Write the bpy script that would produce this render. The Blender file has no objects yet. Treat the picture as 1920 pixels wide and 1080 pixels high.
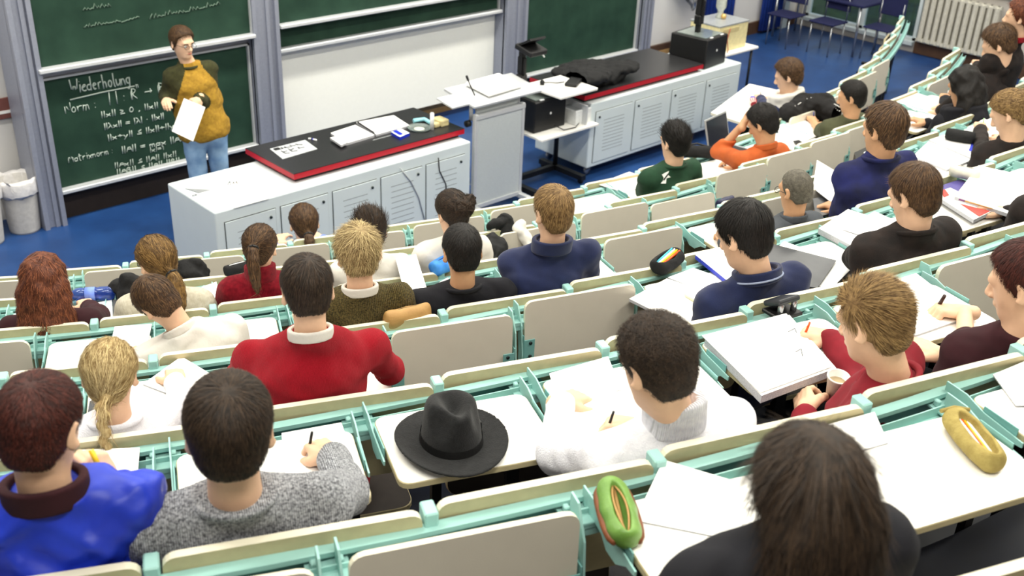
import bpy, bmesh, math, random
import numpy as np
from mathutils import Vector, Matrix
random.seed(7); rng = np.random.default_rng(11)
sc = bpy.context.scene
COL = sc.collection

# ------------------------------------------------------------------ camera
HC = 4.00725
CAM = np.array([[0.727838, -0.68456, 0.040371], [-0.294752, -0.365456, -0.882929], [0.619171, 0.63073, -0.467768]])
cd = bpy.data.cameras.new('camera'); cam = bpy.data.objects.new('camera', cd); COL.objects.link(cam)
r_, d_, f_ = CAM
cam.matrix_world = Matrix(((r_[0], -d_[0], -f_[0], 0), (r_[1], -d_[1], -f_[1], 0), (r_[2], -d_[2], -f_[2], HC), (0, 0, 0, 1)))
cd.sensor_width = 36; cd.lens = 37.5; cd.clip_start = .05; cd.clip_end = 60
cd.dof.use_dof = True; cd.dof.focus_distance = 4.3; cd.dof.aperture_fstop = 3.6
sc.camera = cam
# ------------------------------------------------------------------ world, exposure, ceiling lamps and added board fill
w = bpy.data.worlds.new('world'); sc.world = w; w.use_nodes = True
w.node_tree.nodes['Background'].inputs[0].default_value = (.75, .85, 1, 1)
w.node_tree.nodes['Background'].inputs[1].default_value = .6
sc.view_settings.view_transform = 'Standard'; sc.view_settings.look = 'None'
sc.view_settings.gamma = 1; sc.view_settings.use_curve_mapping = False
sc.view_settings.exposure = 0.55
CEIL = 6.0
def lamp(x, y, sx, sy, power, col, rot=(0, 0, 0), z=CEIL - .12):
    l = bpy.data.lights.new('ceiling_lamp', 'AREA'); l.shape = 'RECTANGLE'; l.size = sx; l.size_y = sy
    l.energy = power; l.color = col
    o = bpy.data.objects.new('ceiling_lamp', l); o.location = (x, y, z); o.rotation_euler = rot; COL.objects.link(o)
for x in (2.2, 6.4, 10.6): lamp(x, 6.9, 3.0, .3, 62, (1, .98, .92), (math.radians(48), 0, 0), CEIL - .3)     # unseen fill lamps, added to brighten the board wall
LAMPS = [(x, y) for y in (0.2, 3.4, 6.6) for x in (0.6, 4.6, 8.6, 12.4)]
for x, y in LAMPS:
    lamp(x, y, 2.6, .5, 82 if x < 10 else 50, (1, .965, .86))

# ------------------------------------------------------------------ helpers
def lin(c):
    return tuple(((v / 255) / 12.92 if v / 255 <= .04045 else ((v / 255 + .055) / 1.055) ** 2.4) for v in c)
MATS = {}
def mat(name, rgb, rough=.6, var=.08, scale=30, bump=0., bscale=200, metal=0., spec=.4, rgb2=None, emit=0, coat=0, alpha=1, trans=0, det=3, attr=None, sheen=0):
    if name in MATS: return MATS[name]
    m = bpy.data.materials.new(name); m.use_nodes = True; nt = m.node_tree; N = nt.nodes; LK = nt.links
    b = N['Principled BSDF']; c = lin(rgb)
    b.inputs['Roughness'].default_value = rough; b.inputs['Metallic'].default_value = metal
    b.inputs['Specular IOR Level'].default_value = spec; b.inputs['Alpha'].default_value = alpha
    b.inputs['Transmission Weight'].default_value = trans; b.inputs['Coat Weight'].default_value = coat
    b.inputs['Sheen Weight'].default_value = sheen
    tc = N.new('ShaderNodeTexCoord'); nz = N.new('ShaderNodeTexNoise'); nz.inputs['Scale'].default_value = scale; nz.inputs['Detail'].default_value = det
    LK.new(tc.outputs['Object'], nz.inputs['Vector'])
    rp = N.new('ShaderNodeValToRGB'); rp.color_ramp.elements[0].position = .32; rp.color_ramp.elements[1].position = .68
    c2 = lin(rgb2) if rgb2 else tuple(min(1, v * (1 + var)) for v in c)
    c1 = c if rgb2 else tuple(v * (1 - var) for v in c)
    rp.color_ramp.elements[0].color = (*c1, 1); rp.color_ramp.elements[1].color = (*c2, 1)
    if attr:
        at = N.new('ShaderNodeAttribute'); at.attribute_name = attr
        mx = N.new('ShaderNodeMath'); mx.operation = 'MULTIPLY_ADD'; mx.inputs[1].default_value = .5
        m2 = N.new('ShaderNodeMath'); m2.operation = 'MULTIPLY'; m2.inputs[1].default_value = .5
        LK.new(nz.outputs['Fac'], m2.inputs[0]); LK.new(at.outputs['Fac'], mx.inputs[0]); LK.new(m2.outputs[0], mx.inputs[2]); LK.new(mx.outputs[0], rp.inputs['Fac'])
    else: LK.new(nz.outputs['Fac'], rp.inputs['Fac'])
    LK.new(rp.outputs['Color'], b.inputs['Base Color'])
    if bump:
        n2 = N.new('ShaderNodeTexNoise'); n2.inputs['Scale'].default_value = bscale; n2.inputs['Detail'].default_value = 2
        LK.new(tc.outputs['Object'], n2.inputs['Vector'])
        bp = N.new('ShaderNodeBump'); bp.inputs['Strength'].default_value = bump; bp.inputs['Distance'].default_value = .01
        LK.new(n2.outputs['Fac'], bp.inputs['Height']); LK.new(bp.outputs['Normal'], b.inputs['Normal'])
    if emit:
        b.inputs['Emission Color'].default_value = (*c, 1); b.inputs['Emission Strength'].default_value = emit
    MATS[name] = m; return m
def knit(name, rgb, rgb2, vscale=90, rib=0, strength=.5):
    """wool: mottled yarn colour plus a wave relief"""
    if name in MATS: return MATS[name]
    m = mat(name, rgb, rough=.9, rgb2=rgb2, scale=vscale, det=4, spec=.12, sheen=.06)
    nt = m.node_tree; N = nt.nodes; LK = nt.links; b = N['Principled BSDF']
    tc = N['Texture Coordinate']; wv = N.new('ShaderNodeTexWave'); wv.inputs['Scale'].default_value = rib or 55; wv.inputs['Distortion'].default_value = 1.5; wv.bands_direction = 'X'
    LK.new(tc.outputs['Object'], wv.inputs['Vector']); bp = N.new('ShaderNodeBump'); bp.inputs['Strength'].default_value = strength; bp.inputs['Distance'].default_value = .006
    LK.new(wv.outputs['Fac'], bp.inputs['Height']); LK.new(bp.outputs['Normal'], b.inputs['Normal'])
    return m
M_TEAL = mat('teal_enamel', (156, 202, 196), rough=.4, var=.05, scale=8)
M_TOP = mat('white_laminate', (246, 244, 238), rough=.45, var=.012, scale=6)
M_UNDER = mat('grey_white_laminate', (214, 207, 192), rough=.55, var=.02, scale=9, bump=.03)
M_EDGE = mat('beech_edge', (192, 180, 142), rough=.6, var=.07, scale=22)
M_CREAM = mat('cream_edge', (228, 222, 200), rough=.5, var=.03, scale=14)
M_BOLT = mat('dark_bolt', (45, 55, 55), rough=.4, metal=.6)
M_WHITEP = mat('white_enamel', (216, 226, 228), rough=.45, var=.015, scale=5)
M_BLACK = mat('black_plastic', (20, 20, 21), rough=.45, var=.1, scale=20)
M_SLAB = mat('black_stone_top', (30, 30, 31), rough=.35, rgb2=(44, 44, 46), scale=160, spec=.5)
M_RED = mat('red_edge', (176, 16, 36), rough=.45, var=.05)
M_PAPER = mat('white_paper', (250, 249, 245), rough=.8, var=.008, scale=12)
M_PAPEREDGE = mat('grey_page_edge', (205, 205, 208), rough=.8, rgb2=(170, 172, 180), scale=260)
M_ALU = mat('brushed_aluminium', (150, 154, 168), rough=.45, metal=.35, var=.04, scale=40)
M_ALUW = mat('pale_aluminium', (206, 208, 210), rough=.4, metal=.2, var=.02, scale=30)
M_BOARD = mat('green_chalkboard', (26, 52, 40), rough=.7, rgb2=(38, 66, 52), scale=4, det=6, spec=.25)
M_CHALK = mat('chalk', (196, 208, 198), rough=.95, var=.1, scale=150)
M_CHALKF = mat('faint_chalk', (92, 112, 98), rough=.95, var=.2, scale=60)
M_DARKBROWN = mat('dark_brown_plinth', (44, 34, 28), rough=.8, var=.12, scale=12)
M_TAN = mat('tan_skirting', (186, 148, 96), rough=.6, var=.06, scale=20)
M_STEEL = mat('chrome', (170, 172, 176), rough=.25, metal=.9)
M_INK = mat('black_ink', (28, 28, 30), rough=.7)
M_SILVER = mat('silver_plastic', (170, 174, 176), rough=.4, metal=.4)
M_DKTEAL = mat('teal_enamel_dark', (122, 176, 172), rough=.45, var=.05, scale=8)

def link(o, parent=None):
    COL.objects.link(o)
    if parent is not None:
        o.parent = parent
    return o
def tag(o, label, cat, group=None, kind=None):
    if label: o['label'] = label
    if cat: o['category'] = cat
    if group: o['group'] = group
    if kind: o['kind'] = kind
    return o
def empty(name, label, cat, loc=(0, 0, 0), mtx=None, group=None):
    o = bpy.data.objects.new(name, None); o.empty_display_size = .05
    if mtx is not None: o.matrix_world = mtx
    else: o.location = loc
    COL.objects.link(o); return tag(o, label, cat, group)
def mesh_obj(name, V, F, mats, parent=None, mi=None, smooth=False):
    me = bpy.data.meshes.new(name); me.from_pydata([tuple(map(float, v)) for v in V], [], [tuple(map(int, f)) for f in F])
    for m in (mats if isinstance(mats, (list, tuple)) else [mats]): me.materials.append(m)
    if mi is not None: me.polygons.foreach_set('material_index', list(mi))
    if smooth: me.polygons.foreach_set('use_smooth', [True] * len(me.polygons))
    me.update(); o = bpy.data.objects.new(name, me); return link(o, parent)
class B:
    """collects simple solids into one mesh"""
    def __init__(s): s.bm = bmesh.new(); s.n = 0
    def _m(s, vs, mi):
        fs = set()
        for v in vs: fs.update(v.link_faces)
        for f in fs: f.material_index = mi
    def box(s, c, size, mtx=None, mi=0, bev=0.0, seg=1):
        r = bmesh.ops.create_cube(s.bm, size=1); vs = r['verts']
        for v in vs: v.co = Vector((v.co.x * size[0], v.co.y * size[1], v.co.z * size[2]))
        if bev:
            es = list({e for v in vs for e in v.link_edges})
            rr = bmesh.ops.bevel(s.bm, geom=es, offset=bev, segments=seg, affect='EDGES', profile=.5)
            vs = list({v for f in rr['faces'] for v in f.verts} | {v for v in vs if v.is_valid})
        T = Matrix.Translation(Vector(c)) @ (mtx.to_4x4() if mtx is not None else Matrix.Identity(4))
        for v in vs: v.co = T @ v.co
        s._m(vs, mi); return s
    def tube(s, pts, rad, n=8, mi=0, cap=True):
        pts = [Vector(p) for p in pts]; rs = rad if isinstance(rad, (list, tuple)) else [rad] * len(pts); rings = []
        up = None
        for i, p in enumerate(pts):
            t = (pts[min(i + 1, len(pts) - 1)] - pts[max(i - 1, 0)]).normalized()
            if up is None:
                up = Vector((0, 0, 1)) if abs(t.z) < .9 else Vector((1, 0, 0))
            a = t.cross(up).normalized(); b = a.cross(t).normalized(); up = b
            rings.append([s.bm.verts.new(p + (a * math.cos(2 * math.pi * j / n) + b * math.sin(2 * math.pi * j / n)) * rs[i]) for j in range(n)])
        for i in range(len(rings) - 1):
            for j in range(n):
                f = s.bm.faces.new((rings[i][j], rings[i][(j + 1) % n], rings[i + 1][(j + 1) % n], rings[i + 1][j])); f.material_index = mi; f.smooth = True
        if cap:
            for R in (rings[0][::-1], rings[-1]):
                f = s.bm.faces.new(R); f.material_index = mi
        return s
    def lathe(s, prof, c=(0, 0, 0), n=24, mi=0, mtx=None):
        T = Matrix.Translation(Vector(c)) @ (mtx.to_4x4() if mtx is not None else Matrix.Identity(4)); rings = []
        for r, z in prof:
            if r < 1e-6: rings.append([s.bm.verts.new(T @ Vector((0, 0, z)))])
            else: rings.append([s.bm.verts.new(T @ Vector((r * math.cos(2 * math.pi * j / n), r * math.sin(2 * math.pi * j / n), z))) for j in range(n)])
        for A, Bq in zip(rings, rings[1:]):
            for j in range(n):
                k = (j + 1) % n
                if len(A) == 1 and len(Bq) == 1: continue
                if len(A) == 1: vs = (A[0], Bq[k], Bq[j])
                elif len(Bq) == 1: vs = (A[j], A[k], Bq[0])
                else: vs = (A[j], A[k], Bq[k], Bq[j])
                f = s.bm.faces.new(vs); f.material_index = mi; f.smooth = True
        return s
    def prism(s, poly, z0, z1, mi=0, mis=None):
        """poly: list of (x,y) or (x,y,z) points counter-clockwise; extruded in z"""
        bot = [s.bm.verts.new((p[0], p[1], z0 if len(p) < 3 else p[2] + z0)) for p in poly]
        top = [s.bm.verts.new((p[0], p[1], z1 if len(p) < 3 else p[2] + z1)) for p in poly]
        n = len(poly); f = s.bm.faces.new(top); f.material_index = mi; f = s.bm.faces.new(bot[::-1]); f.material_index = mi if mis is None else mis
        for i in range(n):
            f = s.bm.faces.new((bot[i], bot[(i + 1) % n], top[(i + 1) % n], top[i])); f.material_index = mi if mis is None else mis
        return s
    def obj(s, name, mats, parent=None, mtx=None):
        me = bpy.data.meshes.new(name)
        bmesh.ops.recalc_face_normals(s.bm, faces=s.bm.faces[:]); s.bm.to_mesh(me); s.bm.free()
        for m in (mats if isinstance(mats, (list, tuple)) else [mats]): me.materials.append(m)
        o = bpy.data.objects.new(name, me)
        if mtx is not None: o.matrix_world = mtx
        return link(o, parent)
def rot2(a): return Matrix.Rotation(a, 3, 'Z')

# pixel of the photograph -> point in the hall
def ray(p): return np.array([(p[0] - 960) / 2000., (p[1] - 540) / 2000., 1.]) @ CAM
def atz(p, z): v = ray(p); return np.array([0, 0, HC]) + v * ((z - HC) / v[2])
def aty(p, y): v = ray(p); return np.array([0, 0, HC]) + v * (y / v[1])
def atd(p, d): return np.array([0, 0, HC]) + ray(p) * d

# ------------------------------------------------------------------ the curved rows of the hall
CX, CY = 8.47016, 17.42261
ZK = [1.0, 1.2646, 1.5344, 1.8094, 2.0896, 2.3749, 2.6654]
POLY = [([-0.2389, 0.4267, 0.2019, -0.4166, -0.8134, 12.7803], -121, -69), ([-0.0455, 0.1764, -0.2371, -0.8608, 13.6028], -120, -79.5),
        ([-0.1062, 0.4132, -0.0077, -0.8347, 14.4193], -118.8, -88), ([0.0, 0.3703, -0.7843, 15.268], -118.6, -92), ([-0.2531, -0.8554, 16.165], -117.5, -100),
        ([-1.1704, -1.4367, 17.0262], -117, -107.5), ([-1.1704, -1.4367, 17.8812], -117, -107.5)]
POLY[3] = ([0.956, 0.3703, -0.7843, 15.268], -118.6, -97.5)
def RK(k, deg):
    c, a, b = POLY[k]; e = min(max(deg, a), b); t = (e + 100) / 30; v = np.polyval(c, t)
    if e != deg: v += np.polyval(np.polyder(np.array(c)), t) * (deg - e) / 30
    return float(v)
FLOORK = [0.0] + [ZK[k] - 1.0 for k in range(1, 7)]
def polar(deg, r, z=0.): a = math.radians(deg); return Vector((CX + r * math.cos(a), CY + r * math.sin(a), z))
def theta(P): return math.degrees(math.atan2(P[1] - CY, P[0] - CX))
def frame(k, deg, z=None):
    """matrix: x along the row, y towards the blackboard, z up; origin on the row line k"""
    a = math.radians(deg); X = Vector((-math.sin(a), math.cos(a), 0)); Y = Vector((-math.cos(a), -math.sin(a), 0)); o = polar(deg, RK(k, deg), FLOORK[k] if z is None else z)
    return Matrix(((X.x, Y.x, 0, o.x), (X.y, Y.y, 0, o.y), (0, 0, 1, o.z), (0, 0, 0, 1)))
def ZT(k): return ZK[k - 1] - .03     # height of the writing tablets used by row k
BND = [[-121.9, -119.9, -117.7, -115.6, -113.3, -111, -108.6, -106, -103.31, -100.84, -98.2, -95.6, -92.9, -90.3, -87.77, -85.25, -82.15, -79.3, -76.6, -74, -71.6, -69.2],
       [-121.0, -118.84, -116.65, -114.49, -112.15, -109.91, -107.35, -105.0, -102.49, -99.6, -96.68, -94.4, -92.2, -90.09, -87.48, -84.88, -82.27, -79.7],
       [-122, -119.85, -117.73, -115.7, -113.5, -111.3, -108.8, -106.35, -103.95, -101.4, -99.1, -96.8, -94.47, -92.03, -89.59, -87.1, -84.7],
       [-120.6, -118.57, -116.63, -114.5, -112.34, -110.12, -107.8, -105.54, -103.21, -100.73, -98.23, -95.8, -93.4, -91],
       [-119.8, -117.6, -115.45, -113.42, -111.24, -109.01, -106.77, -104.5, -102.2, -99.9, -97.6],
       [-120.6, -118.5, -116.45, -114.4, -112.39, -110.15, -107.95, -105.8, -103.7, -101.6],
       [-119.4, -117.3, -115.23, -113.2, -111.1, -109.2, -107.2, -105.2, -103.2]]
# ------------------------------------------------------------------ room shell
def struct(o): o['kind'] = 'structure'; return o
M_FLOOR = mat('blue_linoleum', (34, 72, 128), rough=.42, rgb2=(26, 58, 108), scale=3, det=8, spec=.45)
M_TIER = mat('dark_blue_linoleum', (16, 22, 40), rough=.6, rgb2=(11, 14, 26), scale=4, det=6)  # blue tier floor, colour darkened to stand in for shade under the tablets
M_WALL = mat('off_white_wall', (214, 212, 210), rough=.85, var=.02, scale=2)
M_WALLR = mat('warm_grey_wall', (190, 184, 176), rough=.85, var=.03, scale=2)
M_CEIL = mat('white_ceiling', (225, 225, 220), rough=.9)
M_CURT = mat('blue_curtain', (28, 62, 150), rough=.8, var=.15, scale=9)
WY, BY = 9.12, 8.79
X0, X1, Y0 = -6.0, 14.9, -3.2
struct(B().box((4.45, 3, -.05), (21.2, 12.6, .1)).obj('floor', M_FLOOR))
struct(B().box((4.45, WY + .1, 3), (21.2, .2, 6.2)).obj('wall_front', M_WALL))
struct(B().box((X0 - .1, 3, 3), (.2, 12.6, 6.2)).obj('wall_left', M_WALL))
struct(B().box((4.45, Y0 - .1, 3), (21.2, .2, 6.2)).obj('wall_rear', M_WALLR))
struct(B().box((4.45, 3, CEIL + .06), (21.2, 12.6, .12)).obj('ceiling', M_CEIL))
# right wall with a low window strip (y 7.15 .. 8.9)
rw = B()
rw.box((X1 + .1, 1.9, 3), (.2, 10.3, 6.2)); rw.box((X1 + .1, 9.06, 3), (.2, .14, 6.2)); rw.box((X1 + .1, 8, 4.1), (.2, 2, 4)); rw.box((X1 + .1, 8, .06), (.2, 2, .14))
struct(rw.obj('wall_right', M_WALLR))
wn = bpy.data.objects.new('window_1', None); COL.objects.link(wn); wn['kind'] = 'structure'
M_GLASS = mat('window_glass', (235, 245, 245), rough=.03, trans=1, var=0)
for i, (a, b) in enumerate(((7.1, 8.02), (8.02, 8.96))):
    B().box((X1 + .1, (a + b) / 2, 1.12), (.012, b - a - .06, 1.9)).obj('pane', M_GLASS, wn)
    f = B(); c = (a + b) / 2
    for y in (a + .025, b - .025): f.box((X1 + .1, y, 1.12), (.08, .05, 2))
    for z in (.16, 2.08): f.box((X1 + .1, c, z), (.08, b - a, .06))
    f.obj('window_frame', M_WHITEP, wn)
B().box((X1 - .02, 8.03, .13), (.1, 1.9, .05)).obj('window_sill', M_WHITEP, wn)
M_GRASS = mat('lawn', (52, 78, 40), rough=.95, rgb2=(24, 40, 20), scale=2.5, det=6)
struct(B().box((18.6, 8, -.06), (7, 9, .1)).obj('lawn', M_GRASS))
hb = B()
for i in range(60):
    y = 3.6 + 9 * rng.random(); z = .1 + 1.9 * rng.random()
    hb.box((21.8 + .5 * rng.random(), y, z), (.7, .8, .7), Matrix.Rotation(rng.random() * 3, 3, Vector(rng.random(3) + .1)))
tag(hb.obj('hedge', M_GRASS), 'dark green hedge seen through the low window', 'hedge', kind='stuff')
# skirtings
struct(B().box((7.0, WY - .02, .06), (7.6, .04, .12)).obj('baseboard_front', M_TAN))
struct(B().box((12.8, WY - .02, .09), (4.2, .04, .18)).obj('baseboard_back', mat('brown_skirting', (78, 54, 38), rough=.6, var=.1, scale=10)))
struct(B().box((X1 - .02, 1.9, .12), (.05, 10.3, .22)).obj('baseboard_right', MATS['brown_skirting']))
# blue door curtains and door frame on the front wall
def curtain(x, wd, label):
    b = B(); n = 14
    for i in range(n):
        b.tube([(x - wd / 2 + wd * (i + .5) / n, WY - .09 - .025 * (i % 2), .05), (x - wd / 2 + wd * (i + .5) / n, WY - .09 - .02 * ((i + 1) % 2), 2.5)], wd / n * .68, 8)
    return tag(b.obj('curtain', M_CURT), label, 'curtain')
curtain(12.75, .62, 'deep blue pleated curtain beside the wash basin')
curtain(14.08, .5, 'deep blue pleated curtain beside the white door post')
struct(B().box((14.48, WY - .05, 1.2), (.16, .1, 2.4)).obj('door_1', M_WHITEP))
# floors of the tiers: each a curved step
def sweep(name, k, r0, r1, z0, z1, a, b, mats, parent=None, step=1.0, offs=0, mi_top=0, side=1):
    n = max(2, int((b - a) / step) + 1); V = []; F = []; MI = []
    for i in range(n):
        t = a + (b - a) * i / (n - 1); R = RK(k, t)
        for r, z in ((r0, z0), (r1, z0), (r1, z1), (r0, z1)):
            V.append(polar(t, R + r, z))
    for i in range(n - 1):
        for j in range(4):
            F.append((i * 4 + j, i * 4 + (j + 1) % 4, i * 4 + 4 + (j + 1) % 4, i * 4 + 4 + j)); MI.append(mi_top if j == 2 else side if isinstance(mats, list) else 0)
    F.append((0, 3, 2, 1)); e = (n - 1) * 4; F.append((e, e + 1, e + 2, e + 3)); MI += [0, 0]
    return mesh_obj(name, V, F, mats, parent, MI)
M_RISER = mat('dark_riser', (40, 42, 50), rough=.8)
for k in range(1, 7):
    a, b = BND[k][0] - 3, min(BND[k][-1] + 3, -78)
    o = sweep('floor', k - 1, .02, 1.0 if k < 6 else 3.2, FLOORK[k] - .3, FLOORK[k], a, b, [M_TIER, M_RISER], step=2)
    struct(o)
# ------------------------------------------------------------------ ceiling light fittings
M_TUBE = mat('lit_diffuser', (255, 250, 232), emit=2.0)
for i, (x, y) in enumerate(LAMPS):
    t = empty('ceiling_light', 'long white ceiling light fitting above the hall', 'ceiling light', (x, y, CEIL), group='ceiling lights over the hall')
    B().box((0, 0, -.04), (2.7, .6, .07)).obj('housing', M_WHITEP, t)
    B().box((0, 0, -.085), (2.6, .5, .02)).obj('diffuser', M_TUBE, t)

# ------------------------------------------------------------------ chalkboards, screen and their posts
# simple stroke letters (unit cell: width .6, height 1)
G = {'W': ([(0, 1), (.15, 0), (.33, .7), (.5, 0), (.68, 1)],), 'i': ([(.1, .55), (.1, 0)], [(.1, .75), (.1, .8)]), 'e': ([(0, .3), (.35, .33), (.3, .52), (.1, .5), (.02, .2), (.2, 0), (.38, .1)],),
     'd': ([(.34, .45), (.1, .45), (.02, .2), (.15, 0), (.34, .15)], [(.36, 1), (.36, 0)]), 'r': ([(.05, .5), (.08, 0)], [(.08, .35), (.2, .5), (.35, .48)]), 'h': ([(.05, 1), (.05, 0)], [(.05, .35), (.22, .5), (.33, .4), (.35, 0)]),
     'o': ([(.2, .5), (.02, .3), (.12, 0), (.33, .1), (.35, .38), (.2, .5)],), 'l': ([(.1, 1), (.1, .1), (.2, 0)],), 'u': ([(.03, .5), (.06, .1), (.2, 0), (.34, .2)], [(.36, .5), (.36, 0)]),
     'n': ([(.05, .5), (.05, 0)], [(.05, .35), (.22, .5), (.33, .38), (.35, 0)]), 'g': ([(.34, .45), (.1, .5), (.04, .2), (.2, .02), (.34, .2)], [(.36, .5), (.34, -.35), (.08, -.3)]),
     'N': ([(.03, 0), (.06, 1), (.42, 0), (.46, 1)],), 'm': ([(.03, .5), (.03, 0)], [(.03, .38), (.15, .5), (.22, .35), (.22, 0)], [(.22, .38), (.35, .5), (.42, .35), (.42, 0)]),
     'M': ([(.0, 0), (.08, 1), (.28, .3), (.48, 1), (.55, 0)],), 'a': ([(.34, .45), (.1, .5), (.03, .2), (.15, 0), (.34, .18)], [(.35, .5), (.38, 0)]), 't': ([(.15, .9), (.15, .1), (.28, 0)], [(0, .6), (.32, .62)]),
     'x': ([(.02, .5), (.36, 0)], [(.36, .5), (.02, 0)]), 'y': ([(.02, .5), (.2, .1)], [(.38, .5), (.08, -.35)]), 'A': ([(0, 0), (.25, 1), (.48, 0)], [(.1, .38), (.4, .38)]),
     'B': ([(.05, 0), (.05, 1), (.35, .85), (.3, .6), (.05, .5), (.4, .35), (.36, .05), (.05, 0)],), '|': ([(.1, 1.05), (.08, -.1)],), '=': ([(.02, .55), (.4, .57)], [(.02, .3), (.4, .32)]),
     '<': ([(.4, .75), (.03, .5), (.4, .25)], [(.03, .08), (.4, .1)]), '>': ([(.03, .75), (.4, .5), (.03, .25)], [(.03, .08), (.4, .1)]), '0': ([(.2, .9), (.03, .5), (.16, 0), (.38, .3), (.35, .75), (.2, .9)],),
     '1': ([(.06, .7), (.2, .95), (.2, 0)],), '+': ([(.02, .42), (.4, .44)], [(.2, .68), (.2, .18)]), '.': ([(.1, .4), (.14, .42)],), ':': ([(.1, .45), (.12, .47)], [(.1, .08), (.12, .1)]), ',': ([(.14, .1), (.06, -.15)],),
     'L': ([(.03, .95), (.14, 1), (.38, 0)], [(.22, .5), (.02, 0)]), 'R': ([(.05, 0), (.05, 1), (.38, .9), (.36, .6), (.05, .5), (.42, 0)], [(.12, 0), (.12, .98)]), '^': ([(.02, 1.25), (.02, .95)], [(.02, 1.15), (.14, 1.24), (.18, .95)]),
     '-': ([(0, .42), (.5, .45), (.36, .6)], [(.5, .45), (.36, .3)]), ' ': ()}
WID = {'i': .22, 'l': .26, '|': .2, '.': .25, ':': .3, ',': .25, ' ': .3, 'W': .75, 'M': .65, 'm': .52, '^': .3, '-': .62}
def strokes(txt, p0, p1, y, h, rad, mats, name, parent, wob=.02):
    """hand-written line between two points of the board plane"""
    p0, p1 = np.array(p0, float), np.array(p1, float); tot = sum(WID.get(c, .46) for c in txt); u = (p1 - p0) / tot; b = B(); x = 0
    for ch in txt:
        for st in G[ch]:
            pts = []
            for q in st:
                v = p0 + u * (x + q[0]) + np.array([0, 0, q[1] * h]) + np.array([rng.normal(0, wob * h), 0, rng.normal(0, wob * h)])
                pts.append((v[0], y, v[2]))
            if len(pts) > 2:
                P = np.array(pts); sm = [P[0]]
                for i in range(len(P) - 1): sm += [P[i] * .67 + P[i + 1] * .33, P[i] * .33 + P[i + 1] * .67]
                sm.append(P[-1]); pts = [tuple(v) for v in sm]
            b.tube(pts, rad, 4)
        x += WID.get(ch, .46)
    o = b.obj(name, mats, parent); o['kind'] = 'stuff'; return o
def board(label, x0, x1, z0, z1, y, m, tray=True, th=.05):
    t = empty('chalkboard', label, 'chalkboard', ((x0 + x1) / 2, y, z0)); cx = 0; W = x1 - x0; H = z1 - z0
    B().box((0, th / 2, H / 2), (W, th, H)).obj('panel', m, t)
    f = B()
    for sx in (-1, 1): f.box((sx * (W / 2 - .008), -.004, H / 2), (.016, th, H))
    f.box((0, -.004, H - .008), (W, th, .016)); f.obj('frame', M_ALUW, t)
    if tray: B().box((0, -.035, .0), (W, .09, .035), bev=.006).obj('chalk_tray', M_ALUW, t)
    return t
t1 = board('green chalkboard covered with white formulas behind the lecturer', 3.1, 5.03, .285, 1.275, BY, M_BOARD)
def bl(txt, a, b, hpx, r=.0042, m=M_CHALK, t=t1, nm='chalk_writing', yy=BY - .003):
    A, C = aty(a, yy), aty(b, yy); L0 = t.location
    strokes(txt, A - np.array(L0), C - np.array(L0), yy - L0[1], hpx / 190., r, m, nm, t)
bl('Wiederholung', (133, 176), (246, 157), 23, r=.006)
u0, u1 = aty((131, 187), BY) - np.array(t1.location), aty((252, 161), BY) - np.array(t1.location)
B().tube([(u0[0], -.003, u0[2]), ((u0[0] + u1[0]) / 2, -.003, (u0[2] + u1[2]) / 2 + .006), (u1[0], -.003, u1[2])], .006, 5).obj('chalk_underline', M_CHALK, t1)
bl('| | : R^ - R', (204, 196), (308, 174), 19)
bl('Norm :', (122, 214), (184, 202), 18, r=.0036)
bl('||x|| > 0 , ||x|| = 0', (190, 221), (330, 196), 10)
bl('||Lx|| = |L| . ||x||', (195, 243), (309, 222), 10)
bl('||x+y|| < ||x||+||y||', (202, 264), (336, 238), 10)
bl('||A|| = max ||Ax||', (228, 287), (356, 262), 11)
bl('|x|=1', (281, 286), (311, 280), 9, r=.003)
bl('Matrixnorm :', (129, 306), (214, 287), 13, r=.0034)
bl('||Ax|| < ||A|| ||x||', (215, 315), (332, 292), 9, r=.0036)
bl('||AB|| < ||A|| ||B||', (219, 327), (338, 304), 9, r=.0036)
bl('A', (411, 262), (419, 261), 10)
t2 = board('upper green chalkboard with faint chalk traces over the formulas', 3.06, 5.05, 1.365, 2.75, BY - .06, M_BOARD)
for a, b in (((155, 20), (208, 12)), ((335, 26), (412, 8)), ((158, 52), (226, 40)), ((228, 42), (262, 32)), ((282, 36), (332, 24))):
    A, C = aty(a, BY - .063), aty(b, BY - .063); L0 = np.array(t2.location); n_ = int((b[0] - a[0]) / 3.2)
    B().tube([tuple(A + (C - A) * i / n_ + np.array([rng.normal(0, .004), 0, abs(rng.normal(0, .022)) * (i % 2)]) - L0) for i in range(n_ + 1)], .006, 4).obj('faint_chalk_trace', M_CHALKF, t2)
board('upper green chalkboard over the white screen, second from the ceiling line', 5.33, 8.24, 1.4, 2.75, BY - .04, M_BOARD)
board('narrow strip of green chalkboard just above the white screen', 5.33, 8.24, 1.15, 1.385, BY + .03, M_BOARD)
s = empty('projection_screen', 'large blank white projection screen between the aluminium posts', 'screen', (6.785, BY + .1, .2))
B().box((0, 0, .47), (2.92, .03, .94)).obj('screen_surface', mat('screen_white', (240, 240, 232), rough=.7, var=.01), s)
B().box((0, -.01, .93), (2.92, .05, .025)).obj('top_rail', M_ALUW, s)
board('plain wiped green chalkboard behind the second bench', 8.59, 10.64, .33, 2.75, BY, M_BOARD)
t = struct(B().box((4.07, BY + .14, .14), (2.0, .2, .28)).obj('trim_1', M_DARKBROWN))
struct(B().box((9.6, BY + .14, .16), (2.1, .2, .32)).obj('trim_2', M_DARKBROWN))
struct(B().box((4.07, BY + .05, 1.32), (1.94, .1, .085)).obj('trim_3', M_ALU))
n = 4
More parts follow.
